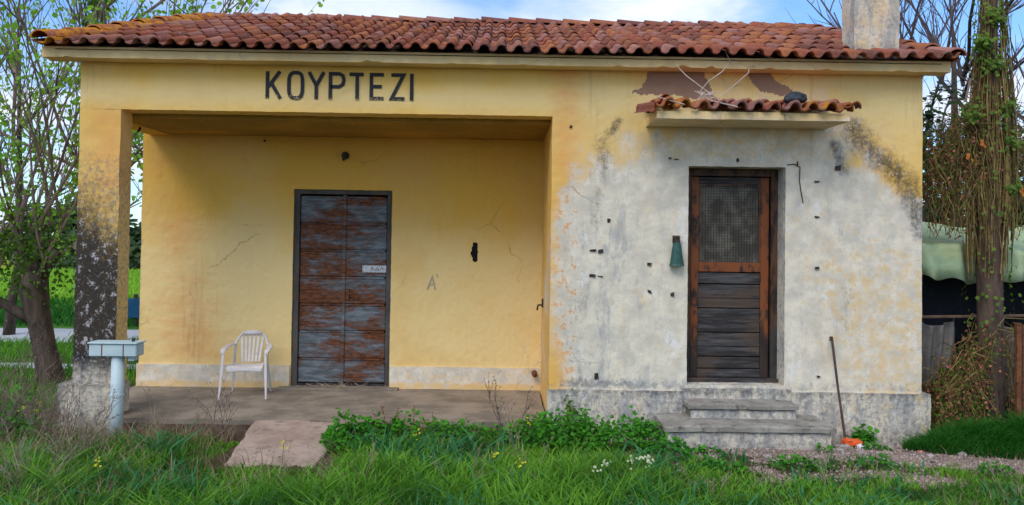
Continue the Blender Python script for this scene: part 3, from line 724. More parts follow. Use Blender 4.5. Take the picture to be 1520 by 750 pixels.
# roof planes: eave corners and ridge ends
LX, RX, FY, EZ = -.245, 8.80, -.34, 4.128
RLX, RRX, RY, RZ = .36, 8.33, 2.5, 5.17
BY = 2*RY-FY
SL = math.hypot(RY-FY, RZ-EZ); ca, sa = (RY-FY)/SL, (RZ-EZ)/SL
def sag(x, s): return .018*math.sin(x*.9+.6)*min(1, s)+.010*math.sin(x*2.3+s*1.7)
def front_tiles():
    rows = int(SL/TEXP)+1; spots = []
    for r in range(rows):
        s = r*TEXP; 
        if s > SL-.1: break
        f = s/SL; xa = LX+(RLX-LX)*f; xb = RX+(RRX-RX)*f
        i0 = 0
        for i in range(int((RX-LX)/TW)+1):
            x = LX+i*TW
            if x+TW*.9 < xa+.02 or x+TW*.2 > xb: continue
            spots.append((r, s, x, xa, xb))
    protos = [tmesh('roof_tile', *tile_verts(q)) for q in range(8)]
    sv, sf, stt = [], [], []
    cnt = 0
    off = Vector((4.3, 0, .25))
    for (r, s, x, xa, xb) in spots:
        # skip those swallowed by the chimney
        px_, py_ = x+TW/2, FY+s*ca
        if 7.93 < px_ < 8.42 and .04 < py_+.2 and py_+.1 < .45: continue
        loc = Vector((x+random.uniform(-.004, .004), FY+s*ca, EZ+s*sa+sag(x, s)))
        rz = random.gauss(0, .012); 
        mtx = Matrix.Translation(loc) @ Matrix.Rotation(math.atan2(sa, ca), 4, 'X') @ Matrix.Rotation(rz, 4, 'Z') @ Matrix.Rotation(random.gauss(0, .02), 4, 'Y')
        slip = -.03*random.random() if random.random() < .12 else random.uniform(-.008, .008)
        mtx = mtx @ Matrix.Translation((0, slip, 0))
        edge = (x < xa+.02 or x+TW > xb-.06 or s+TLEN > SL)
        lich = .62*math.exp(-((x-xa)/.45)) if x-xa < 1.2 else 0.0
        if cnt < 300:
            if edge or lich > .05:
                V, F = tile_verts(random.randrange(99)); keep = (lambda v: v)
                if edge:   # cut along the hip line and the ridge
                    bm = bmesh.new(); vs = [bm.verts.new(v) for v in V]; [bm.faces.new([vs[i] for i in f]) for f in F]
                    inv = mtx.inverted()
                    for (pa, pb, sg) in (((LX, FY, EZ), (RLX, RY, RZ), -1), ((RX, FY, EZ), (RRX, RY, RZ), 1)):
                        pa, pb = Vector(pa), Vector(pb); d = pb-pa; nrm = Vector((d.y, -d.x, 0)).normalized()*1.0
                        if sg < 0: nrm = -nrm
                        pl = inv @ pa; nl = inv.to_3x3() @ nrm
                        bmesh.ops.bisect_plane(bm, geom=bm.verts[:]+bm.edges[:]+bm.faces[:], plane_co=pl, plane_no=nl, clear_outer=True)
                    if not bm.faces: bm.free(); continue
                    me0 = bpy.data.meshes.new('roof_tile'); bm.to_mesh(me0); bm.free()
                    V = [v.co.copy() for v in me0.vertices]; F = [tuple(p.vertices) for p in me0.polygons]; bpy.data.meshes.remove(me0)
                me = tmesh('roof_tile', V, F, lich)
            else: me = protos[random.randrange(8)]
            o = link('roof_tile', me, None, ROOF); m2 = mtx.copy(); m2.translation = m2.translation-off; o.matrix_local = m2
            cnt += 1
        else:
            V, F = tile_verts(random.randrange(99)); b = len(sv); tt = random.random()
            W_ = [mtx @ Vector(v) for v in V]
            for q in W_:
                f = (q.y-FY)/(RY-FY); a_ = LX+(RLX-LX)*f; b_ = RX+(RRX-RX)*f
                q.x = min(max(q.x, a_), b_); 
                if q.y > RY: q.y = RY
            sv += [tuple(q-off) for q in W_]; sf += [tuple(b+i for i in f) for f in F]; stt += [(tt, max(0, .62*math.exp(-(x-xa)/.4)))]*len(W_)
    # the hip ends and the rear slope, joined
    def slope(A, B, C_, D_):      # A,B eave corners, C_,D_ upper corners
        A, B, C_, D_ = map(Vector, (A, B, C_, D_)); ex = (B-A).normalized(); up = ((C_+D_)/2-(A+B)/2); up = up-ex*up.dot(ex); L = up.length; uy = up.normalized(); nz = ex.cross(uy)
        W0 = (B-A).length; c0 = (D_-A).dot(ex); c1 = (C_-A).dot(ex)
        for r in range(int(L/TEXP)+1):
            s = r*TEXP; f = s/L; xa = c0*f; xb = W0+(c1-W0)*f
            for i in range(int(W0/TW)+1):
                x = i*TW
                if x+TW < xa or x > xb: continue
                V, F = tile_verts(random.randrange(99)); b = len(sv); tt = random.random()
                for v in V:
                    yy = min(s+v[1], L); ff = yy/L; xx = min(max(x+v[0], c0*ff), W0+(c1-W0)*ff)
                    sv.append(tuple(A+ex*xx+uy*yy+nz*v[2]-off))
                sf.extend([tuple(b+i_ for i_ in f_) for f_ in F]); stt.extend([(tt, .2)]*len(V))
    slope((LX, BY, EZ), (LX, FY, EZ), (RLX, RY, RZ), (RLX, RY, RZ))
    slope((RX, FY, EZ), (RX, BY, EZ), (RRX, RY, RZ), (RRX, RY, RZ))
    slope((RX, BY, EZ), (LX, BY, EZ), (RLX, RY, RZ), (RRX, RY, RZ))
    st = np.array(stt)
    me = tmesh('far_roof_tile', sv, sf, st[:, 1], st[:, 0])
    o = link('far_roof_tile', me, None, ROOF); o['kind'] = 'stuff'
def roof_deck():
    g = G(); off = -.02
    A = (LX+.1, FY+.12, EZ+off); B = (RX-.1, FY+.12, EZ+off); C_ = (RX-.1, BY-.1, EZ+off); D = (LX+.1, BY-.1, EZ+off); E1 = (RLX, RY, RZ+.005); E2 = (RRX, RY, RZ+.005)
    g.add([A, B, C_, D, E1, E2], [(0, 1, 5, 4), (1, 2, 5), (2, 3, 4, 5), (3, 0, 4), (3, 2, 1, 0)])
    return g.build('roof', M['porch_face'], HOUSE)
ROOF = roof_deck()
front_tiles()
def ridge_cap(a, b, r=.085, lich=0.0, over=.05, seed=0, flat=.8):
    a, b = Vector(a), Vector(b); d = (b-a); L = d.length; step = .37; n = max(1, int(round(L/step))); d.normalize()
    sx = d.cross(Vector((0, 0, 1))).normalized(); up = sx.cross(d)
    off = Vector((4.3, 0, .25))
    for i in range(n):
        p = a+d*(L*i/n); q = a+d*(L*(i+1)/n+over); V = []; F = []; jr = random.uniform(-.006, .006); tz = random.uniform(-.005, .008)
        m_ = 9
        for (c, rr, lf) in ((p, r+.012, .016), (q, r*.92, -.004), (p, r-.004, .014)):
            for t in range(m_):
                an = math.pi*(t/(m_-1)); V.append(c+sx*(math.cos(an)*(rr+.012)+jr)+up*(math.sin(an)*rr*flat+lf+tz-.02)-off)
        for t in range(m_-1): F += [(t, m_+t, m_+t+1, t+1), (2*m_+t, t, t+1, 2*m_+t+1)]
        V = [tuple(v) for v in V]
        link('ridge_tile', tmesh('ridge_tile', V, F, lich, 0), None, ROOF)
ridge_cap((RLX-.03, RY, RZ+.025), (RRX+.05, RY, RZ+.025), .088)
ridge_cap((LX+.02, FY-.0, EZ+.055), (RLX+.02, RY-.04, RZ+.035), .088, .50)
ridge_cap((RX-.02, FY-.0, EZ+.045), (RRX, RY-.04, RZ+.03), .085, .08)
ridge_cap((LX, BY, EZ+.05), (RLX, RY+.04, RZ+.05), .085, .3)
ridge_cap((RX, BY, EZ+.05), (RRX, RY+.04, RZ+.05), .085)

# chimney --------------------------------------------------------------------
def chimney():
    g = Grid().box(7.955, 8.425, .10, .40, 4.2, 4.935, .02, 'FLRKT')
    V = np.concatenate(g.V); A = zeros(V); B = zeros(V)
    A[:, 0] = .55; A[:, 1] = .30+.25*sm(4.9, 4.6, V[:, 2])*sm(8.2, 7.9, V[:, 0])*0+.16*sm(4.45, 4.3, V[:, 2]); B[:, 0] = .32; B[:, 1] = .42; B[:, 2] = .40
    x, y, z = V.T; V = V+np.stack([fbm(x, y, z+i*7.7, 5, 3)-.5 for i in range(3)], 1)*.018
    o = mesh_np('chimney', V, np.concatenate(g.F), M['plaster'], ROOF, {'mask': A, 'wear': B})
    # mortar fillet, and the open brick top
    g = G().add([(7.92, .05, 4.36), (8.46, .05, 4.36), (8.46, .12, 4.43), (7.92, .12, 4.43)], [(0, 1, 2, 3)]); 
    for i in range(5):
        for y in (.10, .28):
            x = 7.96+i*.095
            G().box(x, x+.085, y, y+.12, 4.937, 4.995, j=.004).build('brick', M['tile'], o)
    G().box(7.93, 8.45, .07, .43, 5.0, 5.045, j=.006).build('cap_slab', M['concrete'], o, bevel=.008)
chimney()

# canopy over the right-hand door ----------------------------------------------
def canopy():
    g = Grid().box(5.765, 7.615, -.56, .0, 3.462, 3.535, .03, 'FLRTB')
    V = np.concatenate(g.V); A, B = m_eave(*V.T); B[:, 1] = .75; A[:, 1] = .26; B[:, 2] = .1; A[V[:, 2] < 3.47, 0] = .5
    x, y, z = V.T; V = V+np.stack([fbm(x, y, z+i*7.7, 5, 3)-.5 for i in range(3)], 1)*.014
    o = mesh_np('canopy', V, np.concatenate(g.F), M['plaster'], HOUSE, {'mask': A, 'wear': B})
    off = Vector((4.3, 0, .25)); an = .16
    for r in range(2):
        for i in range(11):
            if r == 1 and i in (2,): continue
            x = 5.73+i*.172+random.uniform(-.012, .012); V, F = tile_verts(300+i+r*20, .40, .175, 1.3)
            lich = .5 if i in (1, 9) else (.42 if (i in (8, 2) and r == 0) else 0)
            me = tmesh('roof_tile', V, F, lich); t = link('roof_tile', me, None, o)
            mtx = Matrix.Translation(Vector((x, -.62+r*.31+random.uniform(-.03, .02), 3.555+r*.055+random.uniform(-.004, .01)))-off) @ Matrix.Rotation(an, 4, 'X') @ Matrix.Rotation(random.gauss(0, .06), 4, 'Z') @ Matrix.Rotation(random.gauss(0, .05), 4, 'Y')
            t.matrix_local = mtx
    # loose tiles at each end
    for (p, rz, ry) in (((5.70, -.58, 3.50), .4, -.5), ((5.73, -.56, 3.61), -.1, -.15), ((7.53, -.60, 3.585), -.3, .10)):
        V, F = tile_verts(777+int(rz*10), .34, .16); t = link('roof_tile', tmesh('roof_tile', V, F, .2), None, o)
        t.matrix_local = Matrix.Translation(Vector(p)-off) @ Matrix.Rotation(.14, 4, 'X') @ Matrix.Rotation(rz, 4, 'Z') @ Matrix.Rotation(ry, 4, 'Y')
    return o
CANOPY = canopy()
def dark_lump():
    g = G(); bm = bmesh.new(); bmesh.ops.create_icosphere(bm, subdivisions=2, radius=1)
    for v in bm.verts:
        n = v.co.normalized(); f = 1+.25*(vnoise(n.x*3, n.y*3, n.z*3, 1)-.5); v.co = Vector((n.x*.115*f, n.y*.11*f, max(n.z, -.2)*.085*f))
    me = bpy.data.meshes.new('stone'); bm.to_mesh(me); bm.free()
    o = link('stone', me, M['dark_stone']); o.location = (7.11, -.50, 3.665); tag(o, 'dark blue grey lump lying on the tiles of the door canopy', 'stone')
M['dark_stone'] = simple('dark_stone', (.02, .025, .03), (.05, .06, .07), 14)
dark_lump()

# small fittings on the walls ----------------------------------------------------
for (x, z, w_, h_) in ((5.393, 2.49, .03, .05), (5.23, 2.185, .06, .022), (5.31, 2.18, .045, .04), (5.23, 1.93, .06, .022), (5.31, 1.925, .05, .02), (5.812, 2.055, .035, .04), (5.815, 1.773, .035, .035),
                      (6.05, 1.749, .03, .05), (7.531, 2.922, .05, .014), (7.533, 2.56, .05, .016), (7.537, 2.037, .04, .03), (5.28, .91, .035, .07), (6.01, 3.142, .03, .02), (6.08, 3.13, .05, .014), (6.705, 3.135, .025, .05), (7.555, .93, .03, .02), (7.33, 3.10, .012, .05), (4.99, 3.45, .02, .03), (7.74, 3.07, .05, .05)):
    G().box(x-w_/2, x+w_/2, -.014, .01, z-h_/2*.8, z+h_/2*.8, j=.008).build('wall_anchor', M['dark_metal'], HOUSE)
g = G(); ribbon(g, [(7.215, 3.09), (7.29, 3.10), (7.35, 3.07), (7.345, 2.93), (7.36, 2.83), (7.385, 2.70)], .009, -.007); g.build('wall_wire', M['dark_metal'], HOUSE)
def hook():
    g = G().tube([(XB-.002, 1.25, 1.52), (XB-.06, 1.25, 1.52), (XB-.07, 1.25, 1.46)], .012, 6); g.build('wall_hook', M['dark_metal'], HOUSE)
    G().box(XB-.02, XB, 1.18, 1.24, 1.50, 1.60, j=.005).build('wall_hook', M['dark_metal'], HOUSE)
    g = G().tube([(4.72, DB-.03, .67), (4.72, DB-.10, .665), (4.73, DB-.13, .65)], [.035, .035, .028], 8); g.build('drain_pipe', M['rust'], HOUSE)
hook()
def lamp_base():
    g = G().tube([(2.377, DB, 3.285), (2.377, DB-.04, 3.285)], [.05, .045], 10).tube([(2.377, DB-.04, 3.285), (2.377, DB-.09, 3.26), (2.377, DB-.12, 3.22)], [.018, .02, .018], 7)
    g.build('lamp_holder', M['dark_metal'], HOUSE)
    G().tube([(1.40, DB-.02, 3.45), (1.40, DB-.06, 3.44)], .012, 6).build('ceiling_hook', M['dark_metal'], HOUSE)
    G().tube([(0.20, .9, 3.49), (0.20, .86, 3.44)], .014, 6).build('ceiling_hook', M['dark_metal'], HOUSE)
lamp_base()
# green hanging shade beside the right-hand door
def bell():
    t = thing('wall_lantern', 'small dark green bell-shaped metal shade fixed to the wall left of the screen door', 'wall lamp', (6.08, -.05, 2.04))
    g = G(); g.tube([(6.08, -.05, 2.04), (6.08, -.05, 2.06), (6.08, -.05, 2.20), (6.08, -.05, 2.275), (6.08, -.05, 2.285)], [.078, .07, .05, .038, .01], 12); g.build('lamp_shade', M['green_metal'], t, smooth=False)
    g = G().tube([(6.08, -.05, 2.275), (6.08, -.05, 2.33)], .03, 10).tube([(6.08, -.05, 2.33), (6.08, -.05, 2.345)], [.045, .012], 10); g.build('lamp_cap', M['dark_metal'], t)
    g = G().bar((6.08, -.05, 2.31), (6.08, .0, 2.31), .02, .02).box(6.045, 6.115, -.012, .0, 2.27, 2.35); g.build('bracket', M['dark_metal'], t)
bell()

# ================================================================= THINGS ON THE PORCH
def chair():
    cx, cy, z0 = 1.405, 1.08, .455
    t = thing('plastic_chair', 'white plastic armchair with slatted back standing on the porch left of the door', 'chair', (cx, cy, z0), .10)
    def b(g, n, sm_=False, p=None):
        par = p or t
        o = g.build(n, M['chair'], None, smooth=sm_, bevel=.004 if not sm_ else 0); o.parent = par; o.location = (0, 0, 0); return o
    t.scale = (.90, .90, .87)
    g = G(); n = 9
    rows = []
    for iy in range(6):
        y = -.22+.40*iy/5; row = []
        for ix in range(n):
            u = ix/(n-1)*2-1; wd = .225-.02*(iy/5); row.append((u*wd, y+.02*u*u*(iy == 0), .425-.02*(1-u*u)-.015*(iy/5)+(-.03 if iy == 0 else 0)))
        rows.append(row)
    V = [p for r in rows for p in r]; V += [(x, y, z-.014) for x, y, z in V]; F = []
    m_ = 6*n
    for iy in range(5):
        for ix in range(n-1):
            a = iy*n+ix; F += [(a, a+1, a+n+1, a+n), (m_+a, m_+a+n, m_+a+n+1, m_+a+1)]
    for ix in range(n-1): F += [(ix, m_+ix, m_+ix+1, ix+1), (5*n+ix, 5*n+ix+1, m_+5*n+ix+1, m_+5*n+ix)]
    for iy in range(5): F += [(iy*n, iy*n+n, m_+iy*n+n, m_+iy*n), (iy*n+n-1, m_+iy*n+n-1, m_+iy*n+2*n-1, iy*n+2*n-1)]
    g.add(V, F); g.box(-.215, .215, -.215, -.200, .35, .395); b(g, 'seat', False)
    # the back: a bowed rim with seven slats
    bk = G(); rim = []
    for i in range(17):
        an = math.pi*i/16; u = math.cos(an); v = math.sin(an); rim.append((u*.205, .22+.055*v**.8, .58+.235*v**.75))
    bk.tube([(.20, .17, .42)]+rim+[(-.20, .17, .42)], .017, 8)
    bk.bar((-.12, .245, .792), (.12, .245, .792), .02, .05)
    back = b(bk, 'backrest', True)
    for i in range(6):
        u = (i-2.5)/2.5; g = G(); g.bar((u*.105, .175, .415), (u*.135, .262, .80-.045*abs(u)**2), .030, .009, (0, 1, 0)); b(g, 'back_slat', False, back)
    for s in (-1, 1):
        g = G(); pts = [(s*.20, .235, .66), (s*.235, .17, .665), (s*.265, .06, .655), (s*.275, -.06, .640), (s*.27, -.17, .625), (s*.262, -.215, .60)]
        vs = []; fs = []
        for i, p in enumerate(pts):
            wd = (.020, .026, .030, .032, .030, .018)[i]
            vs += [(p[0]-wd, p[1], p[2]), (p[0]+wd, p[1], p[2]-.004), (p[0]+wd, p[1], p[2]-.022), (p[0]-wd, p[1], p[2]-.018)]
        for i in range(5):
            for q in range(4): fs.append((i*4+q, i*4+(q+1) % 4, i*4+4+(q+1) % 4, i*4+4+q))
        fs += [(0, 1, 2, 3), (23, 22, 21, 20)]; g.add(vs, fs); b(g, 'armrest')
        for (top, bot, nm) in (((s*.258, -.20, .61), (s*.285, -.27, 0), 'f'), ((s*.205, .17, .43), (s*.245, .26, 0), 'r')):
            g = G(); a, c = Vector(top), Vector(bot)
            for (off, th) in (((0, 0, 0), 0),):
                w0, w1 = (.034, .022); vs = []
                for (p, w_) in ((a, .030), ((a+c)/2, .036), (c, .022)):
                    vs += [p+Vector((-s*w_*.6, -.004, 0)), p+Vector((s*w_*.4, -.004, 0)), p+Vector((s*w_*.4, w_, 0)), p+Vector((-s*w_*.1, w_*.9, 0))]
                fs = [(0, 3, 2, 1), (8, 9, 10, 11)]
                for i in range(2):
                    for q in range(4): fs.append((i*4+q, i*4+(q+1) % 4, i*4+4+(q+1) % 4, i*4+4+q))
                g.add(vs, fs)
            b(g, 'leg')
chair()

# ================================================================= YARD THINGS
def pipe_post():
    x, y = .585, -.30; z = float(gz(x, y))
    t = thing('pipe_post', 'pale blue grey pipe post carrying a horizontal metal box in front of the blackened pillar', 'post', (x, y, z))
    G().tube([(x, y, z-.1), (x, y, .6), (x+.003, y, 1.10)], [.062, .060, .060], 16).build('pipe', M['pipe'], t, smooth=True)
    G().tube([(x, y, .71), (x, y, .735)], .068, 16).build('pipe_collar', M['pipe'], t)
    G().box(.345, .80, y-.085, y+.085, 1.105, 1.225).build('box', M['pipe'], t, bevel=.008)
    G().box(.335, .81, y-.10, y+.10, 1.227, 1.242).build('box_lid', M['pipe'], t, bevel=.004)
    for xx in (.47, .675): G().box(xx-.004, xx+.004, y-.089, y-.084, 1.11, 1.22).build('seam', M['rust'], t)
    G().tube([(.73, y, 1.245), (.73, y, 1.275)], .016, 8).build('bolt', M['dark_metal'], t)
    G().box(.70, .76, y-.04, y+.04, 1.06, 1.104).build('bracket', M['pipe'], t)
pipe_post()
def slab_ramp():
    g = Grid(); nx, ny = 40, 50
    a, b = np.meshgrid(np.linspace(0, 1, nx+1), np.linspace(0, 1, ny+1), indexing='ij')
    x = (1.87+.12*b)*(1-a)+(2.82-.10*b)*a; y = -.115-1.32*b+.03*np.sin(a*6); z = .455-.13*b
    z = z+(fbm(x, y, 0, 5, 4)-.5)*.03
    x = x+(a-.5)*(fbm(x, y, 3, 7, 3)-.5)*.1
    top = np.stack([x, y, z], -1).reshape(-1, 3); bot = top-np.array([0, 0, .10])
    idx = np.arange((nx+1)*(ny+1)).reshape(nx+1, ny+1); n = len(top)
    F = np.stack([idx[:-1, :-1], idx[:-1, 1:], idx[1:, 1:], idx[1:, :-1]], -1).reshape(-1, 4).tolist()
    for e in (idx[0], idx[-1][::-1], idx[:, -1], idx[:, 0][::-1]):
        for p, q in zip(e[:-1], e[1:]): F.append((p, p+n, q+n, q))
    o = mesh_np('concrete_ramp', np.concatenate([top, bot])-np.array([2.34, -.6, .3]), np.array(F), M['ramp'], None)
    o.location = (2.34, -.6, .3); tag(o, 'cracked pinkish concrete slab leaning as a ramp against the porch edge', 'ramp')
slab_ramp()
def leaning_rod():
    t = thing('leaning_rod', 'thin dark iron rod with orange plastic foot leaning right of the steps', 'rod', (7.74, -.20, float(gz(7.74, -.2))))
    G().tube([(7.665, -.06, 1.34), (7.70, -.13, .85), (7.745, -.22, .31)], [.013, .012, .013], 7).build('rod', M['rod'], t)
    G().tube([(7.66, -.06, 1.30), (7.66, -.06, 1.345)], .018, 7).build('rod_tip', M['rod'], t)
    g = G(); g.box(7.71, 7.88, -.30, -.20, .305, .345, j=.008).box(7.72, 7.77, -.305, -.21, .34, .36, j=.006); g.build('plastic_foot', M['orange_plastic'], t, bevel=.006)
leaning_rod()
def scrap(name, m, x, y, s, label, cat, zz=.0, fl=.5):
    bm = bmesh.new(); bmesh.ops.create_icosphere(bm, subdivisions=1, radius=1)
    for v in bm.verts: v.co = Vector((v.co.x*s[0]*random.uniform(.7, 1.2), v.co.y*s[1]*random.uniform(.7, 1.2), v.co.z*s[2]*random.uniform(.7, 1.2)))
    me = bpy.data.meshes.new(name); bm.to_mesh(me); bm.free()
    o = link(name, me, m); o.location = (x, y, float(gz(x, y))+s[2]*fl+zz); o.rotation_euler = (0, 0, random.random()*3); tag(o, label, cat)
    return o
G_ = 'small litter on the ground'
scrap('bottle_cap', M['cap_blue'], 5.07, -.22, (.025, .025, .02), 'small blue plastic cap among the weeds left of the steps', 'litter', .12)
scrap('paper_scrap', M['white_litter'], 2.86, -.17, (.022, .01, .035), 'crumpled white scrap caught at the right corner of the ramp', 'litter', .14)
scrap('paper_scrap', M['white_litter'], 3.07, -.17, (.03, .01, .022), 'folded white scrap at the porch edge above the weeds', 'litter', .13)
scrap('plastic_scrap', M['orange_plastic'], 8.28, -.62, (.03, .02, .012), 'small orange scrap lying on the gravel path', 'litter')
scrap('plastic_scrap', M['dark_metal'], 8.17, -1.02, (.05, .02, .012), 'dark flat scrap lying on the gravel path', 'litter')
scrap('plastic_bag', M['white_litter'], 7.83, -.36, (.05, .04, .03), 'crumpled white bag just below the orange foot of the iron rod', 'litter')
scrap('plastic_bag', M['cloth'], 8.80, -.10, (.11, .08, .06), 'crumpled grey plastic sheet at the right corner of the house', 'litter')
scrap('plastic_bag', M['white_litter'], 8.93, -.16, (.035, .03, .05), 'pale crumpled wrapper between the house corner and the grass mound', 'litter')
# stones ------------------------------------------------------------------------
def stone_mesh(q):
    bm = bmesh.new(); bmesh.ops.create_icosphere(bm, subdivisions=1, radius=1); r = random.Random(q)
    for v in bm.verts: v.co = Vector((v.co.x*r.uniform(.75, 1.2), v.co.y*r.uniform(.7, 1.1), v.co.z*r.uniform(.45, .75)))
    me = bpy.data.meshes.new('stone'); bm.to_mesh(me); bm.free(); return me
SM = [stone_mesh(q) for q in range(5)]
for q in range(34):
    if q < 22: x = random.uniform(7.55, 8.75); y = random.uniform(-.45, -.12)
    else: x = random.uniform(6.4, 8.6); y = random.uniform(-.95, -.62)
    s = random.uniform(.022, .055); o = link('stone', SM[q % 5], M['stone']); o.location = (x, y, float(gz(x, y))+s*.25); o.scale = (s, s, s); o.rotation_euler = (0, 0, random.random()*6)
    tag(o, 'fist sized grey brown stone in the rubble along the foot of the wall' if q < 22 else 'small grey brown stone on the gravel path past the steps', 'stone', 'rubble stones along the wall foot' if q < 22 else 'stones on the path')
def gravel():
    n = 5200; x = RNG.uniform(4.8, 10.5, n*3); y = RNG.uniform(-1.9, -.05, n*3); kp = RNG.random(n*3) < path_mask(x, y); x, y = x[kp][:n], y[kp][:n]; n = len(x)
    s = RNG.uniform(.006, .021, n); z = gz(x, y)+s*.2
    base = np.array([(1, 0, 0), (-.4, .85, 0), (-.5, -.8, 0), (.1, .1, .8), (0, 0, -.5)])
    V = base[None]*RNG.uniform(.6, 1.3, (n, 5, 3)); an = RNG.uniform(0, 6.3, n); c, sn = np.cos(an), np.sin(an)
    X = V[:, :, 0]*c[:, None]-V[:, :, 1]*sn[:, None]; Y = V[:, :, 0]*sn[:, None]+V[:, :, 1]*c[:, None]
    P = np.stack([X*s[:, None]+x[:, None], Y*s[:, None]+y[:, None], V[:, :, 2]*s[:, None]+z[:, None]], -1)
    F = np.array([(0, 1, 3), (1, 2, 3), (2, 0, 3), (1, 0, 4), (2, 1, 4), (0, 2, 4)])[None]+np.arange(n)[:, None, None]*5
    o = mesh_np('gravel', P.reshape(-1, 3), F.reshape(-1, 3), M['gravel'], None, {'tint': np.repeat(RNG.uniform(-.45, .5, n), 5)})
    tag(o, 'loose pinkish gravel on the worn path', 'gravel', kind='stuff')
gravel()

# ================================================================= GRASS AND WEEDS
def blades(name, x, y, h, wd, mtl, bend=.5, z=None, parent=None, tint=None):
    n = len(x); z = gz(x, y) if z is None else z
    an = RNG.uniform(0, 2*np.pi, n); dx, dy = np.cos(an), np.sin(an); bd = RNG.uniform(.1, 1, n)*bend*h
    f = RNG.uniform(0, 2*np.pi, n); wx, wy = np.cos(f)*wd/2, np.sin(f)*wd/2
    L = []
    for t, ww in ((0, 1.0), (.45, .85), (.8, .5)):
        cx, cy, cz = x+dx*bd*t*t, y+dy*bd*t*t, z+h*t*(1-.25*t*bend)
        L += [np.stack([cx-wx*ww, cy-wy*ww, cz], 1), np.stack([cx+wx*ww, cy+wy*ww, cz], 1)]
    L.append(np.stack([x+dx*bd, y+dy*bd, z+h*(1-.25*bend)], 1))
    P = np.stack(L, 1).reshape(-1, 3)
    T = np.array([(0, 1, 3), (0, 3, 2), (2, 3, 5), (2, 5, 4), (4, 5, 6)])[None]+np.arange(n)[:, None, None]*7
    tt = RNG.uniform(-.6, .6, n) if tint is None else tint
    return mesh_np(name, P, T.reshape(-1, 3), mtl, parent, {'tint': np.repeat(tt, 7)+np.tile(np.array([-.2, -.2, 0, 0, .15, .15, .25]), n)})
def lawn():
    n = 130000
    x = RNG.uniform(-3.2, 12.0, n); y = RNG.uniform(-4.6, -.08, n)
    dist = y+8.0; keep = np.abs(x-4.3) < dist*.70+.3
    dens = .30+.95*sm(-.75, -1.5, y)
    dens *= 1-.93*np.minimum(1, path_mask(x, y)*1.25)
    dens *= np.where((x > 1.85) & (x < 2.85) & (y > -1.42), 0, 1)
    dens *= np.where((x > 5.8) & (x < 7.5) & (y > -.68), 0, 1)
    dens *= .35+.65*sm(.32, .55, fbm(x, y, 2, 1.6, 3))+.3*(x < 4.5)
    dens = np.where(x < 5.0, np.maximum(dens, .75*(y < -.15)*~((x > 1.85) & (x < 2.85) & (y > -1.42))), dens)
    kp = keep & (RNG.random(n) < dens); x, y = x[kp], y[kp]
    lush = fbm(x, y, 9, .9, 3); right = sm(5.0, 6.5, x)
    h = (.13+.24*lush)*(1-.62*right*sm(-3.3, -2.0, y))*RNG.uniform(.45, 1.2, len(x))*(.62+.5*sm(-.9, -2.2, y))*(.6+.4*sm(-.1, -.6, y))
    h *= np.where((x > 5.2) & (y > -1.1), .45, 1)
    h *= np.where((x > 1.6) & (x < 3.0) & (y > -2.3), .42, 1)
    h *= .55+.9*fbm(x, y, 21, 5.5, 2)
    tint = np.clip((fbm(x, y, 4, 2.6, 3)-.5)*4.0+RNG.uniform(-.35, .35, len(x)), -.7, .7)
    o = blades('grass', x, y, h, RNG.uniform(.007, .018, len(x)), M['grass'], 1.05, tint=tint)
    tag(o, 'lush green uncut grass across the foreground', 'grass', kind='stuff')
    n = 9000; x = RNG.uniform(-1.5, 10.5, n); y = RNG.uniform(-4.2, -.75, n); kp = (fbm(x, y, 11, 1.4, 3) > .50) & (RNG.random(n) > path_mask(x, y)*1.5) & ~((x > 1.6) & (x < 3.0) & (y > -1.7)); x, y = x[kp], y[kp]
    h = RNG.uniform(.16, .40, len(x))*(1-.6*sm(5, 6.5, x)*sm(-3.2, -2.0, y))
    o = blades('broad_grass', x, y, h, RNG.uniform(.014, .028, len(x)), M['grass_blue'], 1.35); tag(o, 'broader bluish green arching blades in the foreground grass', 'grass', kind='stuff')
    n = 26000; x = RNG.uniform(-1.5, 10.5, n); y = RNG.uniform(-3.4, -.2, n); kp = (RNG.random(n) < (.28+.7*sm(2.2, .8, x))*sm(.38, .58, fbm(x, y, 15, 1.8, 3)+.13*(x < 1.4))) & ~((x > 1.8) & (x < 2.9) & (y > -1.25)) & ~((x > 5.75) & (x < 7.55) & (y > -.7)); x, y = x[kp], y[kp]
    h = RNG.uniform(.12, .34, len(x))*(1-.55*sm(4.8, 6, x))
    o = blades('dry_grass', x, y, h, RNG.uniform(.004, .009, len(x)), M['grass_dry'], 1.0); tag(o, 'dry straw coloured blades mixed into the grass', 'grass', kind='stuff')
lawn()
def mound():
    n = 16000; a = RNG.uniform(0, 6.28, n); r = np.sqrt(RNG.random(n)); x = 9.35+r*np.cos(a)*1.15; y = -.48+r*np.sin(a)*.40
    z0 = gz(x, y); hump = .15*(1-r**2)+.08*(fbm(x, y, 8, 4, 2)-.5)
    kp = x > 8.2+.3*np.abs(a % 6.28-3.14)*0; x, y, z0, hump, r = x[kp], y[kp], z0[kp], hump[kp], r[kp]
    h = RNG.uniform(.12, .34, len(x))*(1-.5*r)*(.5+fbm(x, y, 3, 6, 2))
    o = blades('grass_mound', x, y, h, RNG.uniform(.005, .009, len(x)), M['grass_dark'], 1.25, z=z0+hump); tag(o, 'dense dark green tussock of long grass right of the house corner', 'grass', kind='stuff')
mound()
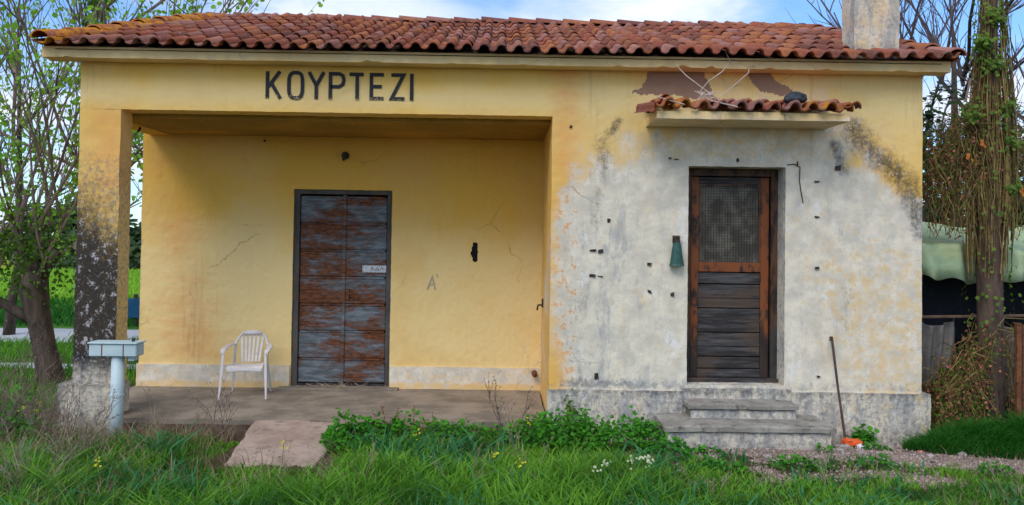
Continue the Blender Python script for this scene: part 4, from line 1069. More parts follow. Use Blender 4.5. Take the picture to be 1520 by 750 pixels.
def leaf(g, c, s, nrm, t, kind=0):
    nrm = Vector(nrm).normalized(); x = nrm.orthogonal().normalized(); x.rotate(Matrix.Rotation(random.uniform(0, 6.28), 3, nrm)); y = nrm.cross(x); c = Vector(c)
    if kind == 0: g.add([c-x*s*.1, c+x*s*.45+y*s*.32+nrm*s*.08, c+x*s, c+x*s*.45-y*s*.32+nrm*s*.08], [(0, 1, 2, 3)], t)
    else:
        g.add([c, c+x*s*.3+y*s*.45, c+x*s*.8+y*s*.4, c+x*s*1.0, c+x*s*.8-y*s*.4, c+x*s*.3-y*s*.45], [(0, 1, 2, 3), (0, 3, 4, 5)], t)
def weed(x, y, r, h, n, label, s=.035, m='weed', name='weed_clump', kind=1, stems=True):
    z = float(gz(x, y)); t = thing(name, label, 'weed', (x, y, z))
    g = G(); st = G()
    for i in range(n):
        a = random.uniform(0, 6.28); q = math.sqrt(random.random()); px, py = x+math.cos(a)*q*r[0], y+math.sin(a)*q*r[1]
        nz_ = float(vnoise(px, py, 0, 7)); 
        if nz_ < .42 and random.random() < .75: continue
        top = h*(1-.6*q*q)*(.15+1.55*nz_)*random.uniform(.75, 1.25); pz = z+top*random.uniform(.25, 1.0)**.6
        leaf(g, (px, py, pz), s*random.uniform(.6, 1.35), (random.gauss(0, .5), -.35+random.gauss(0, .5), 1), random.uniform(-.6, .6)+.3*(pz-z)/h-.15, kind)
        if stems and i % 14 == 0: st.tube([(px, py, z-.02), (px+random.gauss(0, .02), py, (z+pz)/2), (px+random.gauss(0, .03), py+random.gauss(0, .02), pz)], [.004, .003, .002], 3)
    g.build('foliage', M[m], t)['kind'] = 'stuff'; st.build('stem', M['weed'], t)['kind'] = 'stuff'
weed(3.42, -.42, (.62, .26), .26, 1500, 'broad leaved green weeds growing right of the ramp')
weed(2.92, -.66, (.26, .34), .24, 800, 'low green weeds spreading over the right edge of the ramp')
weed(4.15, -.46, (.40, .20), .16, 600, 'low leafy weeds along the middle of the porch edge')
weed(4.80, -.60, (.50, .34), .32, 1700, 'dense dark leafy weed clump at the foot of the porch corner')
weed(5.42, -.60, (.48, .30), .27, 1500, 'dense leafy weed clump left of the door steps')
weed(5.95, -.85, (.42, .20), .14, 600, 'low weeds in front of the left end of the door steps')
weed(7.93, -.16, (.14, .06), .22, 120, 'leafy weed standing behind the orange foot of the rod', .05)
weed(7.33, -.68, (.08, .05), .13, 70, 'small green weed at the right front of the bottom step', .03)
weed(7.9, -.52, (.16, .06), .06, 90, 'flat green weed on the gravel below the rod', .03)
weed(8.5, -1.35, (.2, .1), .08, 120, 'flat green weed at the near edge of the gravel path', .03)
weed(-.55, -.1, (.4, .3), .42, 700, 'leafy weeds at the far left in front of the tree', .045)
weed(-.2, -.62, (.45, .2), .28, 600, 'low leafy weeds at the left foot of the pillar', .04)
weed(5.02, -.11, (.07, .05), .42, 130, 'mossy green tuft growing up the plinth at the porch corner', .03, 'ivy')
for i, (x, y, r, n) in enumerate(((6.9, -1.25, .30, 260), (6.2, -1.35, .25, 220), (7.6, -1.15, .2, 150), (5.3, -1.35, .3, 260), (3.0, -1.9, .25, 240), (8.9, -1.75, .25, 180))):
    weed(x, y, (r, .12), .10, n, ['low clover like weeds at the grass edge below the bottom step', 'low weeds in the grass left of the gravel path', 'small weeds at the near edge of the gravel below the iron rod', 'low weeds in the grass in front of the leafy clump', 'low weeds in the grass below the ramp', 'low weeds beyond the gravel path near the right edge'][i], .03, 'weed')
def flowers(pts, m, label, s, name):
    for i, (x, y, h) in enumerate(pts):
        z = float(gz(x, y)); t = thing(name, label if isinstance(label, str) else label[i], 'flower', (x, y, z), 0, label_groups[name]); g = G()
        st = G().tube([(x, y, z), (x+.01, y, z+h*.6), (x+.015, y, z+h)], .0025, 3); st.build('stem', M['weed'], t)
        for q in range(7): leaf(g, (x+.015+random.gauss(0, .02), y+random.gauss(0, .015), z+h+random.gauss(0, .018)), s, (random.gauss(0, .6), -.7, .8), random.uniform(-.5, .5), 1)
        g.build('petals', m, t)['kind'] = 'stuff'
label_groups = {'yellow_flower': 'yellow flowers in the grass', 'white_flower': 'pale flowers in the near grass'}
flowers([(-.35, -.25, .33), (-.12, -.45, .30), (-.42, .1, .38), (4.25, -1.95, .30), (.2, -1.6, .3), (2.5, -1.45, .22), (4.4, -.52, .2), (4.55, -.6, .22), (3.55, -.9, .2), (4.45, -2.3, .33), (1.4, -2.3, .3)], M['yellow_fl'], ['yellow flowers left of the pillar plinth beside the dry tangle', 'yellow flowers just below the pillar plinth', 'yellow flowers farthest left before the pollard tree', 'yellow flowers in the grass straight below the porch corner shrub', 'yellow flowers in the grass below the pipe post', 'yellow flowers at the lower edge of the concrete ramp', 'yellow flowers in front of the weeds at the porch corner', 'yellow flowers among the leafy clump nearest the porch corner', 'yellow flowers below the weeds right of the ramp', 'yellow flowers lowest in the near grass at the centre', 'yellow flowers in the near grass left of the ramp'], .018, 'yellow_flower')
flowers([(5.36, -2.0, .28), (5.42, -2.05, .26), (5.30, -1.95, .25), (5.12, -1.9, .22), (5.0, -2.2, .27), (5.45, -1.9, .24)], M['white_fl'], 'pale whitish flower head in the grass near the bottom edge of the view', .02, 'white_flower')
def dock(x, y, h, label):
    z = float(gz(x, y)); t = thing('dock_plant', label, 'weed', (x, y, z), 0, 'reddish dock stalks above the weeds'); g = G(); s = G()
    top = (x+random.gauss(0, .02), y, z+h); s.tube([(x, y, z), ((x+top[0])/2+.005, y, z+h*.5), top], [.004, .003, .002], 4); s.build('stem', M['dock'], t)
    for q in range(26):
        f = random.uniform(.45, 1); leaf(g, (x+(top[0]-x)*f+random.gauss(0, .010), y+random.gauss(0, .01), z+h*f), .020, (random.gauss(0, 1), -1, random.gauss(0, .5)), random.uniform(-.4, .4), 0)
    g.build('seed_head', M['dock'], t)['kind'] = 'stuff'
for i, (x, h) in enumerate(((3.22, .40), (3.34, .36), (3.47, .40), (3.66, .33), (3.08, .30), (3.55, .28), (3.28, .28), (4.42, .25))): dock(x, -.36-.05*random.random(), h, 'slender reddish brown dock stalk rising above the weeds right of the ramp' if i != 7 else 'single reddish dock stalk beside the leafless shrub at the porch edge')
def dead_plant(x, y, h, n, spread, label, name='dead_shrub', m='dead', r=.004, cat='dead plant', seeds=True, lean=0):
    z = float(gz(x, y)); t = thing(name, label, cat, (x, y, z)); g = G(); sd_ = G()
    def br(p, d, L, rad, lv):
        pts = [p]; q = p.copy(); dd = d.copy(); k_ = 4
        for i in range(k_): dd = (dd+Vector((random.gauss(0, .09), random.gauss(0, .09), random.gauss(0, .05)))).normalized(); q = q+dd*L/k_; pts.append(q.copy())
        g.tube(pts, [rad*(1-.15*i) for i in range(k_+1)], 4 if lv == 0 else 3, random.uniform(-.4, .3))
        if lv < 2:
            for i in range(random.randint(3, 5)):
                a = pts[random.randint(1, k_)]; e = (dd+Vector((random.gauss(0, .45), random.gauss(0, .4), random.uniform(.0, .5)))).normalized(); br(a, e, L*random.uniform(.35, .6), rad*.6, lv+1)
        elif seeds and random.random() < .7:
            for _ in range(3): leaf(sd_, q+Vector((random.gauss(0, .006),)*3), .012, (random.gauss(0, 1), -1, 0), 0)
    for i in range(n):
        a = random.uniform(0, 6.28); br(Vector((x+math.cos(a)*.04, y+math.sin(a)*.03, z)), Vector((math.cos(a)*spread+lean, math.sin(a)*spread*.5, 1)).normalized(), h*random.uniform(.55, 1), r, 0)
    g.build('branch', M[m], t)['kind'] = 'stuff'
    if sd_.v: sd_.build('seed_head', M[m], t)['kind'] = 'stuff'
dead_plant(4.42, -.20, .52, 3, .35, 'thin leafless shrub with fine twigs in front of the porch wall', r=.0045, m='bare')
dead_plant(4.40, -.35, .80, 1, .05, 'single tall dry stalk with airy twigs before the right end of the porch', 'dry_stalk', 'pale_stalk', .004)
dead_plant(1.02, -.35, .42, 3, .3, 'dry brown weed standing left of the ramp', 'dead_weed')
dead_plant(1.62, -.38, .46, 4, .25, 'dry dark brown weed with seed heads beside the left edge of the ramp', 'dead_weed', 'bare')
dead_plant(1.30, -.25, .40, 3, .3, 'dry grey brown weed against the porch edge between post and ramp', 'dead_weed')
for i, (x, y, h, n, sp, lb) in enumerate(((-.35, -.7, .65, 9, .8, 'tangle of dry brown stems at the far left'), (.05, -.60, .42, 6, .8, 'tangle of dry stems in front of the pillar plinth'), (.40, -.85, .42, 6, .9, 'bent dry stems around the foot of the pipe post'), (-.75, .2, .8, 9, .7, 'tall dry brush left of the pillar'), (.15, -1.9, .55, 7, .9, 'pale dry stems in the near grass at the left'), (.75, -1.3, .42, 6, .8, 'fallen dry stems in the grass right of the pipe post'), (-.9, -.4, .6, 8, .9, 'dry brown stems at the left edge of the view'), (.9, -2.2, .4, 5, .9, 'dry stems in the grass near the bottom left'))):
    dead_plant(x, y, h*1.1, int(n*1.8), sp, lb, 'dead_brush', 'dead' if i % 2 else 'bark_light', .005)
for i, (x, y, h) in enumerate(((2.55, -1.9, .3), (3.2, -2.2, .34), (4.0, -2.0, .35), (4.6, -1.5, .42), (5.9, -2.1, .28), (6.9, -1.9, .25), (8.2, -2.1, .26))):
    dead_plant(x, y, h, 3, .6, ['lone dry stalk in the grass below the ramp', 'dry stalk in the grass below the double door', 'dry stalk in the near grass under the wall scrawl', 'tall dry stalk in the grass below the porch corner', 'dry stalk in the near grass below the green wall shade', 'dry stalk in the near grass below the door steps', 'dry stalk in the near grass at the right'][i], 'dry_stalk', 'dead', .003)
g = G()
for _ in range(46):
    a = Vector((random.gauss(2.32, .20), DB-.07+random.gauss(0, .03), .482)); d = Vector((random.gauss(0, 1), random.gauss(0, .3), random.uniform(0, .25))).normalized(); g.tube([a, a+d*.06, a+d*.12], .0028, 3, random.uniform(-.3, .3))
o = g.build('straw', M['dead'], offset=(2.32, DB-.07, .48)); tag(o, 'scattered straw lying on the sill of the double door', 'straw', kind='stuff')
# dry stems hanging between the eaves and the canopy
g = G()
for pts in ([(5.98, -.24, 4.08), (6.10, -.3, 3.93), (6.28, -.40, 3.76), (6.42, -.5, 3.64)], [(6.55, -.24, 4.08), (6.45, -.3, 3.97), (6.30, -.36, 3.86), (6.18, -.45, 3.72)], [(6.75, -.22, 4.06), (6.72, -.3, 3.97), (6.5, -.42, 3.78), (6.35, -.5, 3.66)], [(5.75, -.6, 3.66), (6.0, -.66, 3.58)], [(6.2, -.55, 3.66), (6.5, -.68, 3.56)], [(6.50, -.24, 4.2), (6.56, -.24, 4.08)]):
    g.tube(pts, [.0045, .006, .005, .003][:len(pts)], 5, 0)
for _ in range(14):
    a = Vector((6.25+random.gauss(0, .05), -.45, 3.65)); g.tube([a, a+Vector((random.gauss(0, .04), -.02, .06)), a+Vector((random.gauss(0, .05), 0, .10))], [.008, .006, .002], 4)
o = g.build('dead_creeper', M['pale_stalk'], offset=(6.27, -.4, 3.65)); tag(o, 'pale dead creeper stems hanging from the eaves onto the door canopy', 'creeper')

# ================================================================= TREES
def polyline(p, d, L, k_=6, wob=.08, up=0.0):
    pts = [p.copy()]; q = p.copy(); dd = d.copy()
    for i in range(k_):
        dd = (dd+Vector((random.gauss(0, wob), random.gauss(0, wob), random.gauss(0, wob)+up))).normalized(); q = q+dd*(L/k_); pts.append(q.copy())
    return pts
def shoots(g, lf, p, d, L, rad, lv, maxlv, nb, leafn, ls, up=.05, spread=.5, drop=.55):
    pts = polyline(p, d, L, 6, .07, up); g.tube(pts, [rad*(1-.12*i) for i in range(7)], 5 if lv == 0 else 3, random.uniform(-.3, .4))
    if lv < maxlv:
        for i in range(nb):
            a = random.randint(1, 6); b_ = pts[a]; e = ((pts[a]-pts[a-1]).normalized()+Vector((random.gauss(0, spread), random.gauss(0, spread), random.uniform(-.1, .45)))).normalized()
            shoots(g, lf, b_, e, L*drop*random.uniform(.6, 1.1), rad*.5, lv+1, maxlv, nb, leafn, ls, up, spread, drop)
    if lf is not None and lv >= maxlv-1:
        for i in range(leafn):
            b_ = pts[random.randint(1, 6)]+Vector((random.gauss(0, .05), random.gauss(0, .05), random.gauss(0, .05)))
            leaf(lf, b_, ls*random.uniform(.6, 1.3), (random.gauss(0, 1), random.gauss(0, 1)-.3, random.gauss(0, 1)), random.uniform(-.5, .5), 1)
def left_tree():
    z = float(gz(-1.9, 2.9)); t = thing('pollard_tree', 'old pollarded tree with thick dark trunk and upright leafy shoots left of the pillar', 'tree', (-1.86, 2.9, z))
    g = G().tube([(-1.80, 2.9, z-.2), (-1.86, 2.9, z+.15), (-1.96, 2.9, .75), (-2.05, 2.9, 1.15), (-2.12, 2.9, 1.5), (-2.1, 2.9, 1.75)], [.21, .17, .145, .15, .18, .15], 12, 0, True, .08); g.build('trunk', M['bark'], t, smooth=True)
    limbs = [[(-2.05, 2.9, 1.05), (-2.35, 2.88, 1.22), (-2.62, 2.85, 1.38), (-3.1, 2.8, 1.45)], [(-2.1, 2.9, 1.6), (-2.25, 2.95, 1.9), (-2.42, 3.0, 2.15)], [(-2.08, 2.9, 1.6), (-1.9, 2.85, 1.85), (-1.75, 2.8, 2.05)], [(-2.1, 2.9, 1.65), (-2.1, 3.0, 2.0), (-2.05, 3.05, 2.4)], [(-3.1, 2.8, 1.45), (-3.3, 2.8, 1.8)]]
    tips = []
    for L in limbs:
        g = G().tube(L, [.09, .07, .06, .05][:len(L)], 9, 0, True, .1); g.build('limb', M['bark'], t, smooth=True); tips.append(Vector(L[-1])); tips.append(Vector(L[-2]))
    tw = G(); lf = G()
    for i in range(26):
        p = random.choice(tips)+Vector((random.gauss(0, .12), random.gauss(0, .12), random.gauss(0, .06)))
        d = Vector((random.gauss(0, .35), random.gauss(0, .3), 1)).normalized(); shoots(tw, lf, p, d, random.uniform(1.4, 3.9), .022, 0, 2, 4, 6, .055, .04, .38, .42)
    lf2 = G()
    for i in range(1500):   # sprouts round the pollard head
        p = Vector((-2.2+random.gauss(0, .45), 2.9+random.gauss(0, .22), 2.0+random.gauss(0, .28))); leaf(lf2, p, random.uniform(.03, .06), (random.gauss(0, 1), -1, random.gauss(0, 1)), random.uniform(-.6, .2), 1)
    o = tw.build('twigs', M['bark_light'], t); o['kind'] = 'stuff'
    o = lf.build('foliage', M['spring'], t); o['kind'] = 'stuff'
    o = lf2.build('sprouts', M['ivy'], t); o['kind'] = 'stuff'
left_tree()
def thin_tree(x, y, h, n, label, name, cat, m='bark_light', lm='spring', leafn=3, ls=.07, spread=.35, maxlv=2, rad=.04, trunk=.14, ivy=0, hd=.35, group=None, up=.03):
    z = float(gz(x, y)); t = thing(name, label, cat, (x, y, z), 0, group)
    th = h*hd; g = G().tube([(x, y, z-.2), (x+random.gauss(0, .1), y, z+th*.5), (x+random.gauss(0, .15), y, z+th), (x+random.gauss(0, .2), y, z+h*.8)], [trunk, trunk*.85, trunk*.7, trunk*.2], 8, 0, True, .08); g.build('trunk', M['bark'], t, smooth=True)
    tw = G(); lf = G() if lm else None
    for i in range(n):
        p = Vector((x, y, z+random.uniform(th*.6, h*.75))); d = Vector((random.gauss(0, spread*1.4), random.gauss(0, spread), random.uniform(.5, 1.2))).normalized()
        shoots(tw, lf, p, d, h*random.uniform(.3, .55), rad, 0, maxlv, 5, leafn, ls, up, spread, .5)
    o = tw.build('branches', M[m], t); o['kind'] = 'stuff'
    if lf is not None: o = lf.build('foliage', M[lm], t); o['kind'] = 'stuff'
    if ivy:
        iv = G()
        for i in range(ivy):
            f = random.random(); a = random.uniform(0, 6.28); r = trunk*random.uniform(.9, 2.0)
            leaf(iv, (x+math.cos(a)*r, y+math.sin(a)*r, z+f*h*.85), random.uniform(.08, .14), (math.cos(a), math.sin(a), .5), random.uniform(-.5, .4), 1)
        o = iv.build('ivy', M['ivy'], t); o['kind'] = 'stuff'
thin_tree(-3.55, 7.2, 8.6, 16, 'tall ivy wrapped tree rising behind the left end of the roof', 'ivy_tree', 'tree', trunk=.17, ivy=900, ls=.10, leafn=2, hd=.4)
thin_tree(-2.1, 6.6, 6.4, 11, 'slim young tree in fresh leaf seen through the gap beside the pillar', 'young_tree', 'tree', trunk=.08, ls=.08, leafn=5, hd=.2, rad=.025)
thin_tree(-5.9, 8.5, 7.4, 8, 'bushy young tree in spring leaf behind the pollard at the left', 'young_tree', 'tree', trunk=.12, ls=.09, leafn=3, hd=.2)
thin_tree(-7.9, 9.5, 8.0, 8, 'leafy tree at the far left edge behind the road', 'young_tree', 'tree', trunk=.14, ls=.10, leafn=3, hd=.25)
# bare trees behind the shed
thin_tree(11.3, 6.0, 7.0, 16, 'leafless grey tree behind the right end of the roof', 'bare_tree', 'tree', 'bare', None, spread=.5, rad=.035, trunk=.14, hd=.3, up=.05)
thin_tree(13.2, 7.0, 7.6, 16, 'leafless tree with upright branches behind the creeper covered trunk', 'bare_tree', 'tree', 'bare', None, spread=.5, rad=.04, trunk=.16, hd=.3, up=.05)
thin_tree(14.6, 5.6, 6.4, 14, 'leafless tree at the right edge of the view', 'bare_tree', 'tree', 'bare', None, spread=.5, rad=.035, trunk=.13, hd=.3, up=.05)
thin_tree(10.2, 4.2, 4.3, 14, 'low leafless thicket just right of the house', 'bare_tree', 'tree', 'bare', None, spread=.6, rad=.025, trunk=.08, hd=.2, up=.03)
def crown_bush(x, y, z0, rx, ry, h, n, m, label, ls=.12, name='evergreen_bush', cat='bush', group=None):
    z = float(gz(x, y)); t = thing(name, label, cat, (x, y, z), 0, group); g = G(); st = G()
    cl = [(Vector((random.gauss(0, .45)*rx, random.gauss(0, .4)*ry, random.uniform(.12, .9)*h)), random.uniform(.18, .34)) for _ in range(26)]
    for i in range(n):
        c, r = random.choice(cl); v = Vector((random.gauss(0, 1), random.gauss(0, 1), random.gauss(0, 1))).normalized()*r*random.uniform(.6, 1.05)
        p = Vector((x, y, z+z0))+c+Vector((v.x*rx, v.y*ry, v.z*h*.7))
        if p.z < z: p.z = z+random.random()*.3
        leaf(g, p, ls*random.uniform(.6, 1.3), (v.x, v.y-.3, v.z+.3), random.uniform(-.6, .4), 0)
    for i in range(5): st.tube([(x, y, z-.1), (x+random.gauss(0, .2)*rx, y, z+h*.4), (x+random.gauss(0, .4)*rx, y, z+h*.8)], [.07, .05, .02], 6)
    st.build('trunk', M['bark'], t); o = g.build('foliage', M[m], t); o['kind'] = 'stuff'
crown_bush(10.9, 5.0, 0, 1.3, .9, 4.2, 9000, 'bush', 'dark evergreen bush directly behind the right corner of the house')
crown_bush(13.4, 4.8, 0, 1.8, 1.0, 4.6, 9500, 'bush', 'dark overgrown thicket behind the creeper covered trunk', .13)
crown_bush(10.3, 3.9, 0, .9, .6, 2.8, 4200, 'bush', 'lower dark bush between the house corner and the lean-to', .10)
crown_bush(16.6, 6.8, 0, 1.9, 1.1, 3.2, 4500, 'bush', 'dark thicket outside the right edge beyond the shed', .15)
# distant hedge / tree line on the left and behind
def hedges():
    spec = [(-34, 46, 4.5, 'rounded dark tree far behind the field at the left edge'), (-27, 50, 5.0, 'tallest tree of the distant line behind the field'), (-21, 44, 3.4, 'low distant bush seen between the pollard and the pillar'), (-16, 48, 4.2, 'distant tree seen through the gap beside the pillar'), (-41, 52, 5.5, 'distant tree beyond the left edge of the field'), (-11, 50, 4.2, 'distant tree hidden mostly by the porch wall')]
    for (x, y, h, lb) in spec: crown_bush(x, y, -.3, 4.2, 2.0, h, 2200, 'far_tree', lb, .55, 'distant_tree', 'tree', 'distant trees beyond the field')
hedges()
# yellow flowering crop in the field, low roadside grass
n = 9000; x = RNG.uniform(-20, -2, n); y = RNG.uniform(10.2, 17.5, n)
o = blades('field_grass', x, y, RNG.uniform(.15, .35, n), RNG.uniform(.03, .06, n), M['grass_dark'], .8); tag(o, 'dark green grass strip between the road and the crop', 'grass', kind='stuff')
n = 24000; x = RNG.uniform(-30, -2, n); y = RNG.uniform(17.5, 36, n)
o = blades('field_crop', x, y, RNG.uniform(.25, .6, n), RNG.uniform(.05, .10, n), M['spring'], .8, tint=RNG.uniform(-.2, .7, n)); tag(o, 'bright yellow green crop in the field beyond the road', 'crop', kind='stuff')
n = 14000; x = RNG.uniform(-9, -.2, n); y = RNG.uniform(1.2, 7.2, n); kp = ~((y > 4.2) & (y < 4.95)); x, y = x[kp], y[kp]
o = blades('verge_grass', x, y, RNG.uniform(.10, .26, len(x)), RNG.uniform(.012, .02, len(x)), M['grass'], .9); tag(o, 'green verge grass around the pollard tree', 'grass', kind='stuff')
# blue barrier seen in the gap beside the pillar
t = thing('blue_barrier', 'low dark blue panel barrier on posts seen through the gap left of the porch wall', 'barrier', (-2.9, 10.4, .2))
G().box(-4.4, -2.2, 10.4, 10.45, .35, .80).build('panel', M['blue_panel'], t, bevel=.01)
for xx in (-4.2, -3.3, -2.4): G().box(xx-.04, xx+.04, 10.46, 10.52, .05, .9).build('post', M['dark_metal'], t)
# overhead cables
for i, (a, b) in enumerate((((-4.6, 6.0, 9.2), (-.5, 12.0, 5.6)), ((-5.6, 9.0, 10.2), (-.6, 14.0, 5.8)))):
    pts = [Vector(a).lerp(Vector(b), q/12)+Vector((0, 0, -.35*math.sin(math.pi*q/12))) for q in range(13)]
    o = G().tube(pts, .014 if i == 0 else .007, 5).build('overhead_cable', M['cable'], offset=a); tag(o, ['thicker black overhead cable descending behind the left hip of the roof', 'thin black overhead cable crossing the sky at the top left'][i], 'cable')

# ================================================================= RIGHT: CREEPER TRUNK AND SHED
def ivy_trunk():
    x, y = 9.49, .25; z = float(gz(x, y)); t = thing('creeper_covered_tree', 'tall straight trunk wrapped in brown creepers and green ivy right of the house', 'tree', (x, y, z))
    g = G().tube([(x, y, z-.2), (x, y, 1.2), (x-.01, y, 2.4), (x-.02, y, 3.4), (x-.03, y, 4.4), (x-.02, y, 5.4), (x-.02, y, 6.6)], [.135, .125, .12, .11, .085, .075, .065], 14, 0, True, .06); g.build('trunk', M['bark_red'], t, smooth=True)
    st = G()
    for i in range(190):   # creeper stems clinging to the trunk and bulging out around it
        a = random.uniform(0, 6.28); r0 = random.uniform(.12, .17); z1 = random.uniform(3.2, 5.2); z2 = random.uniform(1.9, 2.9); pts = []
        rr = random.uniform(.0, .13)
        for q in range(9):
            f = q/8; zz_ = z1+(z2-z1)*f; r = r0*(1.0-.25*sm(3.4, 4.8, zz_))+rr*math.sin(f*2.2)*.9; a += random.gauss(0, .12)
            pts.append((x+math.cos(a)*r, y+math.sin(a)*r*.8, zz_))
        st.tube(pts, random.uniform(.0025, .007), 4, random.uniform(-.6, .6))
    o = st.build('creeper_stem', M['vine'], t); o['kind'] = 'stuff'
    lf = G()
    for i in range(700):
        zz_ = random.uniform(1.0, 5.2)
        if random.random() < .35: zz_ = random.uniform(3.2, 5.2)
        a = random.uniform(0, 6.28); r = (.17+.10*sm(4.4, 3.2, zz_)*random.random()); side = 1 if zz_ > 3.0 else .8
        leaf(lf, (x+math.cos(a)*r+(.07 if zz_ < 3.4 and random.random() < .4 else 0), y+math.sin(a)*r, zz_), random.uniform(.022, .045), (math.cos(a), math.sin(a)-.3, .4), random.uniform(-.6, .6), 1)
    for (cx_, cz_, nn) in ((9.33, 4.42, 120), (9.42, 4.2, 90), (9.20, 3.66, 70), (9.46, 4.7, 90), (9.62, 3.4, 60), (9.66, 2.9, 60), (9.56, 3.75, 50)):
        for i in range(nn): leaf(lf, (cx_+random.gauss(0, .05), y-.12+random.gauss(0, .05), cz_+random.gauss(0, .05)), random.uniform(.03, .05), (random.gauss(0, .5), -1, .5), random.uniform(-.4, .6), 1)
    o = lf.build('ivy', M['ivy'], t); o['kind'] = 'stuff'
    for (a, b, c) in (((x, y, 3.9), (x-.25, y-.05, 4.05), (x-.34, y-.1, 3.8)), ((x+.05, y, 3.0), (x+.25, y, 3.3), (x+.32, y, 3.2))):
        G().tube([a, b, c], [.02, .015, .01], 5).build('branch', M['bark_light'], t)
ivy_trunk()
def curtain(name, label, xs, ys, z1f, z2f, n, nl, seed):
    random.seed(seed); cx_ = sum(xs)/2; t = thing(name, label, 'creeper', (cx_, sum(ys)/2, 2.6)); g = G(); lf = G(); dry = G()
    for i in range(n):
        x = random.uniform(*xs); y = random.uniform(*ys); z1 = z1f(x)*random.uniform(.93, 1.05); z2 = z2f(x)*random.uniform(.97, 1.3); pts = []; k_ = 9; sway = random.gauss(0, .12)
        for q in range(k_):
            f = q/(k_-1); pts.append((x+sway*math.sin(f*3+x*9)+random.gauss(0, .022), y+random.gauss(0, .02), z1+(z2-z1)*f))
        tt = random.uniform(-.6, .7); g.tube(pts, random.uniform(.0015, .0042), 3, tt)
        if random.random() < .35:   # arching over the top
            p0 = Vector(pts[0]); g.tube([p0, p0+Vector((random.uniform(.05, .2), 0, random.uniform(.05, .15))), p0+Vector((random.uniform(.2, .45), 0, random.uniform(-.05, .1)))], [.004, .004, .003], 3, tt)
        for _ in range(nl):
            p = Vector(pts[random.randint(0, k_-1)]); leaf(lf if random.random() < .5 else dry, p+Vector((random.gauss(0, .03), -.01, random.gauss(0, .04))), random.uniform(.015, .032), (random.gauss(0, 1), -1, random.gauss(0, .4)), random.uniform(-.6, .6), 1)
    o = g.build('strand', M['vine'], t); o['kind'] = 'stuff'
    o = lf.build('foliage', M['ivy'], t); o['kind'] = 'stuff'
    o = dry.build('dry_leaf', M['dock'], t); o['kind'] = 'stuff'
curtain('hanging_creeper', 'curtain of thin brown creeper strands hanging between the house corner and the trunk', (8.88, 9.42), (.10, .55), lambda x: 3.35+.55*max(0, x-8.9)*1.2, lambda x: 2.42, 380, 6, 21)
curtain('hanging_creeper', 'curtain of brown creeper hanging right of the covered trunk at the edge of the view', (9.58, 10.5), (.35, .9), lambda x: 3.6, lambda x: 2.40, 200, 3, 22)
curtain('hanging_creeper', 'leafy creeper hanging in front of the shed between the house and the trunk base', (8.92, 9.46), (.05, .55), lambda x: .80+1.6*max(0, x-9.05), lambda x: .28, 230, 20, 23)
curtain('hanging_creeper', 'low tangle of creeper at the right of the rusty post', (9.75, 10.5), (.3, .7), lambda x: 1.3, lambda x: .4, 110, 3, 24)
for i, (x, z) in enumerate(((9.28, 3.35), (9.14, 3.22), (9.68, 2.84), (9.74, 2.82))):
    g = G(); [leaf(g, (x+random.gauss(0, .015), .05, z+random.gauss(0, .015)), .04, (random.gauss(0, .5), -1, .3), 0, 1) for _ in range(4)]
    o = g.build('dry_leaf', M['purple_leaf'], offset=(x, .05, z)); tag(o, ['uppermost orange dead leaf cluster left of the covered trunk', 'lower orange dead leaf cluster left of the covered trunk', 'orange dead leaf cluster caught right of the covered trunk', 'outermost orange dead leaf cluster right of the covered trunk'][i], 'leaf')
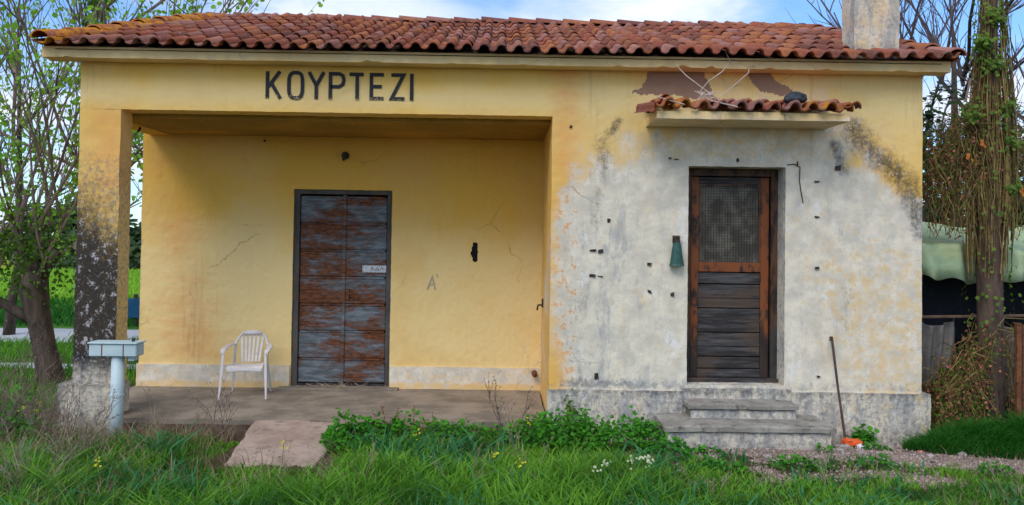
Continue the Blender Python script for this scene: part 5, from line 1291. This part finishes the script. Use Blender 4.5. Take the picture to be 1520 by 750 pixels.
def shed():
    t = thing('lean_to_shed', 'ramshackle lean-to of poles, pale green tarpaulin and black sheeting right of the house', 'shed', (10, 1.0, .25))
    # pole frame
    for (x, y, z1, r) in ((8.86, .52, 2.1, .018), (10.35, .75, 2.2, .025), (11.6, .8, 2.2, .03), (8.9, 2.6, 2.5, .03), (11.6, 2.6, 2.5, .03)):
        G().tube([(x, y, .15), (x+.01, y, z1*.5), (x, y, z1)], r, 7, 0, True, .06).build('pole', M['shed_wood'], t)
    G().tube([(8.72, .62, 1.49), (9.4, .64, 1.50), (10.2, .66, 1.52), (11.6, .66, 1.5)], .018, 7).build('rail', M['shed_wood'], t)
    G().tube([(8.78, .6, 2.10), (9.6, .6, 2.06), (11.6, .62, 2.0)], .02, 7).build('rail', M['shed_wood'], t)
    G().tube([(10.15, .5, 1.5), (10.6, .5, .6)], .016, 6).build('brace', M['shed_wood'], t)
    # sheets
    def sheet(name, m, f, nu, nv, seed=0):
        a, b = np.meshgrid(np.linspace(0, 1, nu+1), np.linspace(0, 1, nv+1), indexing='ij'); P = f(a, b); n = (nu+1)*(nv+1)
        idx = np.arange(n).reshape(nu+1, nv+1); F = np.stack([idx[:-1, :-1], idx[1:, :-1], idx[1:, 1:], idx[:-1, 1:]], -1).reshape(-1, 4)
        V = P.reshape(-1, 3); o = mesh_np(name, V, F, m, t, None, True); md = o.modifiers.new('thick', 'SOLIDIFY'); md.thickness = .006; return o
    def tarp(a, b):      # b: 0 at front hem, 1 at back
        x = 8.70+3.0*a; y = .42+2.2*b-.1*np.sin(a*9)*(1-b)
        front = 1.93+.025*np.sin(a*47)+.02*np.sin(a*21+1)-.06*a
        top = 2.27+.05*np.sin(a*6+.6)-.10*a+.10*np.exp(-(a/.03)**2)
        z = np.where(b < .14, front+(top-front)*(b/.14)**.6, top+(b-.14)*.45)
        x = x+0*b
        z = z+(fbm(x, y, z, 4, 3)-.5)*.10; y = np.where(b < .14, .42+.045*np.sin(a*58+b*9)+.03*np.sin(a*31), y)+(fbm(x, z, y, 6, 2)-.5)*.06
        return np.stack([x, y, z], -1)
    sheet('tarpaulin', M['tarp'], tarp, 110, 30)
    def blk(a, b):
        x = 8.74+3*a; z = .2+2.0*b; y = 1.05+.06*np.sin(a*19+b*3)+(fbm(x, z, 0, 3, 3)-.5)*.15; return np.stack([x, y, z], -1)
    sheet('black_sheet', M['black_tarp'], blk, 90, 30)
    def clothf(x0, x1, zt, zb):
        def f(a, b):
            x = x0+(x1-x0)*a+.05*np.sin(b*4)*(a-.5); sagt = zt-.08*np.sin(a*3.14); z = sagt-(sagt-zb+.12*np.sin(a*5))*b; y = .72+.035*np.sin(a*26+b*2)+.03*b; return np.stack([x, y, z], -1)
        return f
    sheet('grey_sacking', M['cloth'], clothf(8.92, 9.38, 1.47, .80), 40, 20)
    sheet('grey_sacking', M['cloth'], clothf(9.75, 10.5, 1.45, .72), 50, 20)
    G().box(11.6, 11.66, .6, 2.7, .2, 2.0).build('side_wall', M['shed_wood'], t)
shed()
t = thing('rusty_post', 'rust red iron post standing just right of the creeper covered trunk', 'post', (9.62, .02, .27))
G().box(9.595, 9.645, -.02, .03, .2, 1.50).build('flange', M['rust'], t, bevel=.003); G().box(9.67, 9.70, .0, .05, .2, 1.48).build('flange', M['rust'], t, bevel=.003); G().box(9.645, 9.67, .005, .015, .2, 1.49).build('web', M['dark_metal'], t)
scrap('hose_end', M['cap_blue'], 9.95, .3, (.05, .03, .04), 'dark blue object hanging in the shed at the right edge', 'object', .98)
print('objects', len(bpy.data.objects), 'polys', sum(len(m.polygons) for m in bpy.data.meshes))
